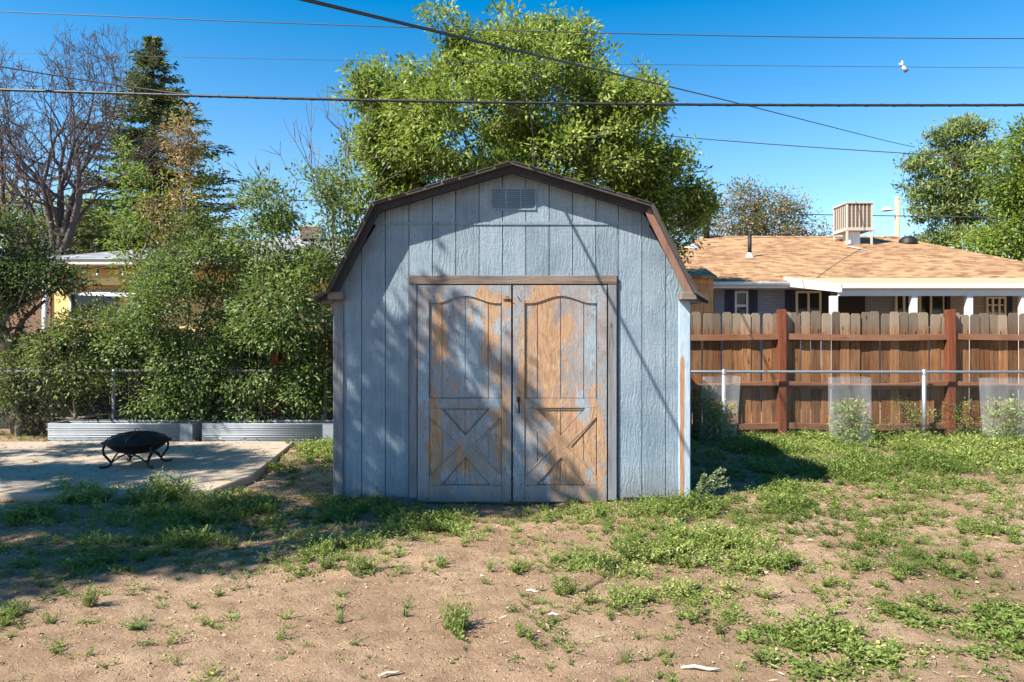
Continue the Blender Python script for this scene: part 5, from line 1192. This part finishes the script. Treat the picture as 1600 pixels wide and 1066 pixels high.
def litter():
    rng = np.random.default_rng(95); n = 60000; x = rng.uniform(-7, 7.5, n); y = rng.uniform(2.2, 10.4, n); px = 800+F*x/y; py = 533+F*CAMZ/y
    k = .6+1.1*np.exp(-(((px-480)/110)**2+((py-760)/50)**2))+.8*np.exp(-(((px-40)/90)**2+((py-690)/22)**2))+.35*(px < 560)*(py < 900)+.25*lat(x, y, 2, 9)
    pat = ((y > 6.15) & (y < 9.35) & (px < 436-(py-692)*.9*(py > 692)) & (py < 772) & (x < -1.7))
    ok = (rng.uniform(0, 1, n) < k*np.where(pat, .22, 1)) & ~((np.abs(x) < 1.53) & (y > Y0)); x, y = x[ok], y[ok]; pat = pat[ok]; m = len(x)
    p = np.stack([x, y, np.where(pat, ptop+.002, gz(x, y)+.008+rng.uniform(0, .008, m))], -1); a = rng.uniform(0, 2*np.pi, m); d = np.stack([np.cos(a), np.sin(a), rng.normal(size=m)*.15], -1)
    ln = rng.uniform(.008, .035, m)*np.where(rng.uniform(size=m) < .04, 1.8, 1)*np.clip(y/5, .6, 1.2); wd = ln*rng.uniform(.1, .55, m)
    V, Q = leaf_quads(p, d, rng.normal(size=(m, 3))*.3+np.array([0, 0, 1.]), ln, wd, .35); o = npmesh('leaf_litter', V, Q, M['litter'], None, np.repeat(rng.uniform(0, 1, m)**1.3, 4))
    tag(o, 'dry leaf scraps and wood chips scattered on the dirt', 'litter', kind='stuff')
    n = 90000; x = rng.uniform(-7, 8, n); y = rng.uniform(2.2, 10.4, n); px = 800+F*x/y; py = 533+F*CAMZ/y
    ok = (rng.uniform(0, 1, n) < np.clip(dens(px, py)*.28+.05*lat(x, y, 1.7, 44)+.03, 0, .4)) & ~blocked(x, y); x, y = x[ok], y[ok]; m = len(x)
    a = rng.uniform(0, 2*np.pi, m); d = np.stack([np.cos(a), np.sin(a), rng.uniform(0, .45, m)], -1); p = np.stack([x, y, gz(x, y)+.008], -1)
    V, Q = leaf_quads(p, d, rng.normal(size=(m, 3))*.4+np.array([0, 0, 1.]), rng.uniform(.02, .07, m), rng.uniform(.0025, .006, m), .3)
    o = npmesh('dry_thatch', V, Q, M['straw'], None, np.repeat(rng.uniform(0, 1, m), 4)); tag(o, 'dry straw-coloured stems lying between the weeds', 'dead grass', kind='stuff')
    # clods and pebbles
    m = 5200; x = rng.uniform(-5, 6, m); y = 2.3+rng.uniform(0, 1, m)**1.6*6; s = rng.uniform(.003, .009, m)*np.where(rng.uniform(size=m) < .03, 1.6, 1)
    ok = ~blocked(x, y); x, y, s = x[ok], y[ok], s[ok]; m = len(x)
    O = np.array([[1, 0, 0], [0, 1, 0], [-1, 0, 0], [0, -1, 0], [0, 0, .7], [0, 0, -.7]]); Tn = np.array([[0, 1, 4], [1, 2, 4], [2, 3, 4], [3, 0, 4], [1, 0, 5], [2, 1, 5], [3, 2, 5], [0, 3, 5]])
    V = O[None]*s[:, None, None]*rng.uniform(.6, 1.3, (m, 6, 1)); a = rng.uniform(0, 6.28, m); c_, s_ = np.cos(a)[:, None], np.sin(a)[:, None]
    V = np.stack([V[..., 0]*c_-V[..., 1]*s_, V[..., 0]*s_+V[..., 1]*c_, V[..., 2]], -1)+np.stack([x, y, gz(x, y)+.006], -1)[:, None]
    Q = (Tn[None]+np.arange(m)[:, None, None]*6).reshape(-1, 3)
    o = npmesh('pebble_scatter', V.reshape(-1, 3), Q, M['clod'], None); tag(o, 'small clods and pebbles on the dirt', 'pebbles', kind='stuff')
M['straw'] = leaf_mat('straw', [(0, (.16, .11, .06)), (.5, (.36, .28, .16)), (1, (.55, .46, .29))], .15)
M['clod'] = plain('dirt_clod', (.42, .30, .20), .95, 0, .35, 12, .3)
litter()

def plant(name, label, px, py, size, h, kind, mat, seed, group=None, n=5, col=.45):
    rng = np.random.default_rng(seed); g = G(px, py); t = thing(name, label, 'weed', (g[0], g[1], gz(g[0], g[1])), group)
    k = n; off = rng.normal(size=(k, 3))*np.array([size*.22, size*.22, 0]); pts = np.array([g[0], g[1], gz(g[0], g[1])-.003])+off
    V, Q, var = scatter({'feather': PF, 'rosette': PR}[kind], pts, np.full(k, size*.75)*rng.uniform(.8, 1.1, k), np.full(k, h)*rng.uniform(.75, 1.15, k), rng, np.full(k, col)); npmesh('foliage', V, Q, M[mat], t, var)
    m = MB()
    for q in range(5):
        a = rng.uniform(0, 6.28); m.tube([(g[0]+off[q % k][0], g[1]+off[q % k][1], -.02), (g[0]+off[q % k][0]+.1*size*math.cos(a), g[1]+.1*size*math.sin(a), h*.6)], .0025, 4)
    m.build('stem', M['weedpale'], t)
for a in [('bushy round weed alone on the bare dirt in front of the shed doors', 716, 982, .19, .17, 7), ('small upright weed on bare dirt just in front of the lone bushy one', 815, 1000, .10, .10, 4), ('weed tuft growing at the edge of the tree shade before the shed corner', 565, 893, .16, .16, 5),
          ('second weed tuft beside the one at the edge of the tree shade', 520, 888, .14, .13, 5), ('small weed on the dirt between the shade and the lone bushy weed', 630, 962, .06, .06, 3), ('weed pair on open dirt below the shaded patch near the patio', 215, 975, .13, .07, 4),
          ('sprawling weed straight out from the gap between the shed doors', 800, 898, .20, .11, 6), ('leafy weed standing on dirt before the shed header end', 690, 885, .12, .11, 4), ('tiny weed out on the bare dirt facing the shed corner', 535, 965, .08, .07, 3), ('upright pale weed in front of the shaded patch by the patio slab', 145, 945, .12, .16, 4)]:
    plant('weed_tuft', a[0], a[1], a[2], a[3], a[4], 'feather', 'weed', int(a[1]), 'single weeds on the bare dirt', a[5], .5)
def feathery():
    g = G(1083, 782); rng = np.random.default_rng(5); Y = g[1]
    t = thing('feathery_weed', 'pale feathery weed leaning out from the shed corner board', 'weed', g); Pp, D, Ln, Wd = [], [], [], []; m = MB()
    for s in range(11):
        tip = P(rng.uniform(1100, 1148), rng.uniform(728, 765), Y-.05+rng.normal()*.06); base = g+np.array([rng.uniform(0, .06), rng.normal()*.03, 0]); c = (base+tip)/2+np.array([-.03, 0, .05])
        pts = [base*(1-f)**2+c*2*f*(1-f)+tip*f*f for f in np.linspace(0, 1, 24)]; m.tube(pts, .002, 4)
        for i in range(7, 24):
            p = pts[i]; d = unit(pts[i]-pts[i-1])
            for k in range(5): Pp.append(p+rng.normal(size=3)*.003); D.append(d*.8+unit(rng.normal(size=3))*.9); Ln.append(rng.uniform(.014, .028)); Wd.append(rng.uniform(.005, .008))
    m.build('stem', M['weedpale'], t); n = len(Pp); V, Q = leaf_quads(np.array(Pp), np.array(D), rng.normal(size=(n, 3)), np.array(Ln), np.array(Wd)); npmesh('foliage', V, Q, M['weedpale'], t, np.repeat(rng.uniform(.2, 1, n), 4))
feathery()
def tallweed(label, px, py, h, seed, w_=.25):
    g = G(px, py); rng = np.random.default_rng(seed); t = thing('tall_weed', label, 'weed', g, 'tall weeds along the cedar fence')
    n = 45; C = g+np.stack([rng.normal(size=n)*w_*.45, rng.normal(size=n)*.1, rng.uniform(.06, h, n)], -1)
    A, B, ra, rb = skeleton([g, g+(0, 0, .05), g+(0, 0, .1)], C, .08, rng=rng, tip=.0014); V, Q = frusta(A, B, ra, rb, 3); npmesh('stem', V, Q, M['weedpale'], t)
    V, Q, var = sprays(C, unit(C-g), 13, .03, .035, .013, rng); npmesh('foliage', V, Q, M['weed'], t, var)
tallweed('tall spindly weed by the galvanised post in front of the second cedar post', 1425, 683, .55, 4, .35)
tallweed('tall weed climbing the foot of the second cedar post', 1500, 683, .5, 5, .22)
tallweed('leafy weed in the shed shadow by the chain link rail', 1092, 690, .75, 6, .25)
def stick(label, px, py, ln, ang, r, mat='bone'):
    g = G(px, py); z = gz(g[0], g[1])+r+.004; a = R(ang); d = np.array([math.cos(a), math.sin(a), 0])*ln/2; c = np.array([g[0], g[1], z])
    o = MB().tube([c-d, c-d*.3+(0, ln*.03, .006), c+d*.4-(0, ln*.02, 0), c+d+(0, 0, .004)], [r*.6, r, r*.9, r*.4], 6).build('stick', M[mat], None, loc=c)
    tag(o, label, 'stick', 'dry sticks lying on the dirt')
M['bone'] = plain('bleached_wood', (.55, .46, .36), .9, 0, .2, 30, .3)
stick('pale bleached stick lying on dirt before the clover patch', 1095, 1054, .16, -6, .008)
stick('short split stick at the bare dirt edge far in front of the shed', 610, 1054, .10, 25, .006)
stick('brown twig on the dirt in front of the doors', 622, 887, .16, 14, .004, 'twig')
stick('thin twig on the dirt above the lone bushy weed', 715, 935, .13, 3, .003, 'twig')
stick('pale chip among weeds beyond the lone bushy weed', 832, 930, .07, -18, .007)
stick('pale chip near the sprawling weeds in front of the shed side', 975, 932, .07, -25, .006)
stick('white chip on the dirt near the small upright weed', 866, 966, .055, -8, .007)
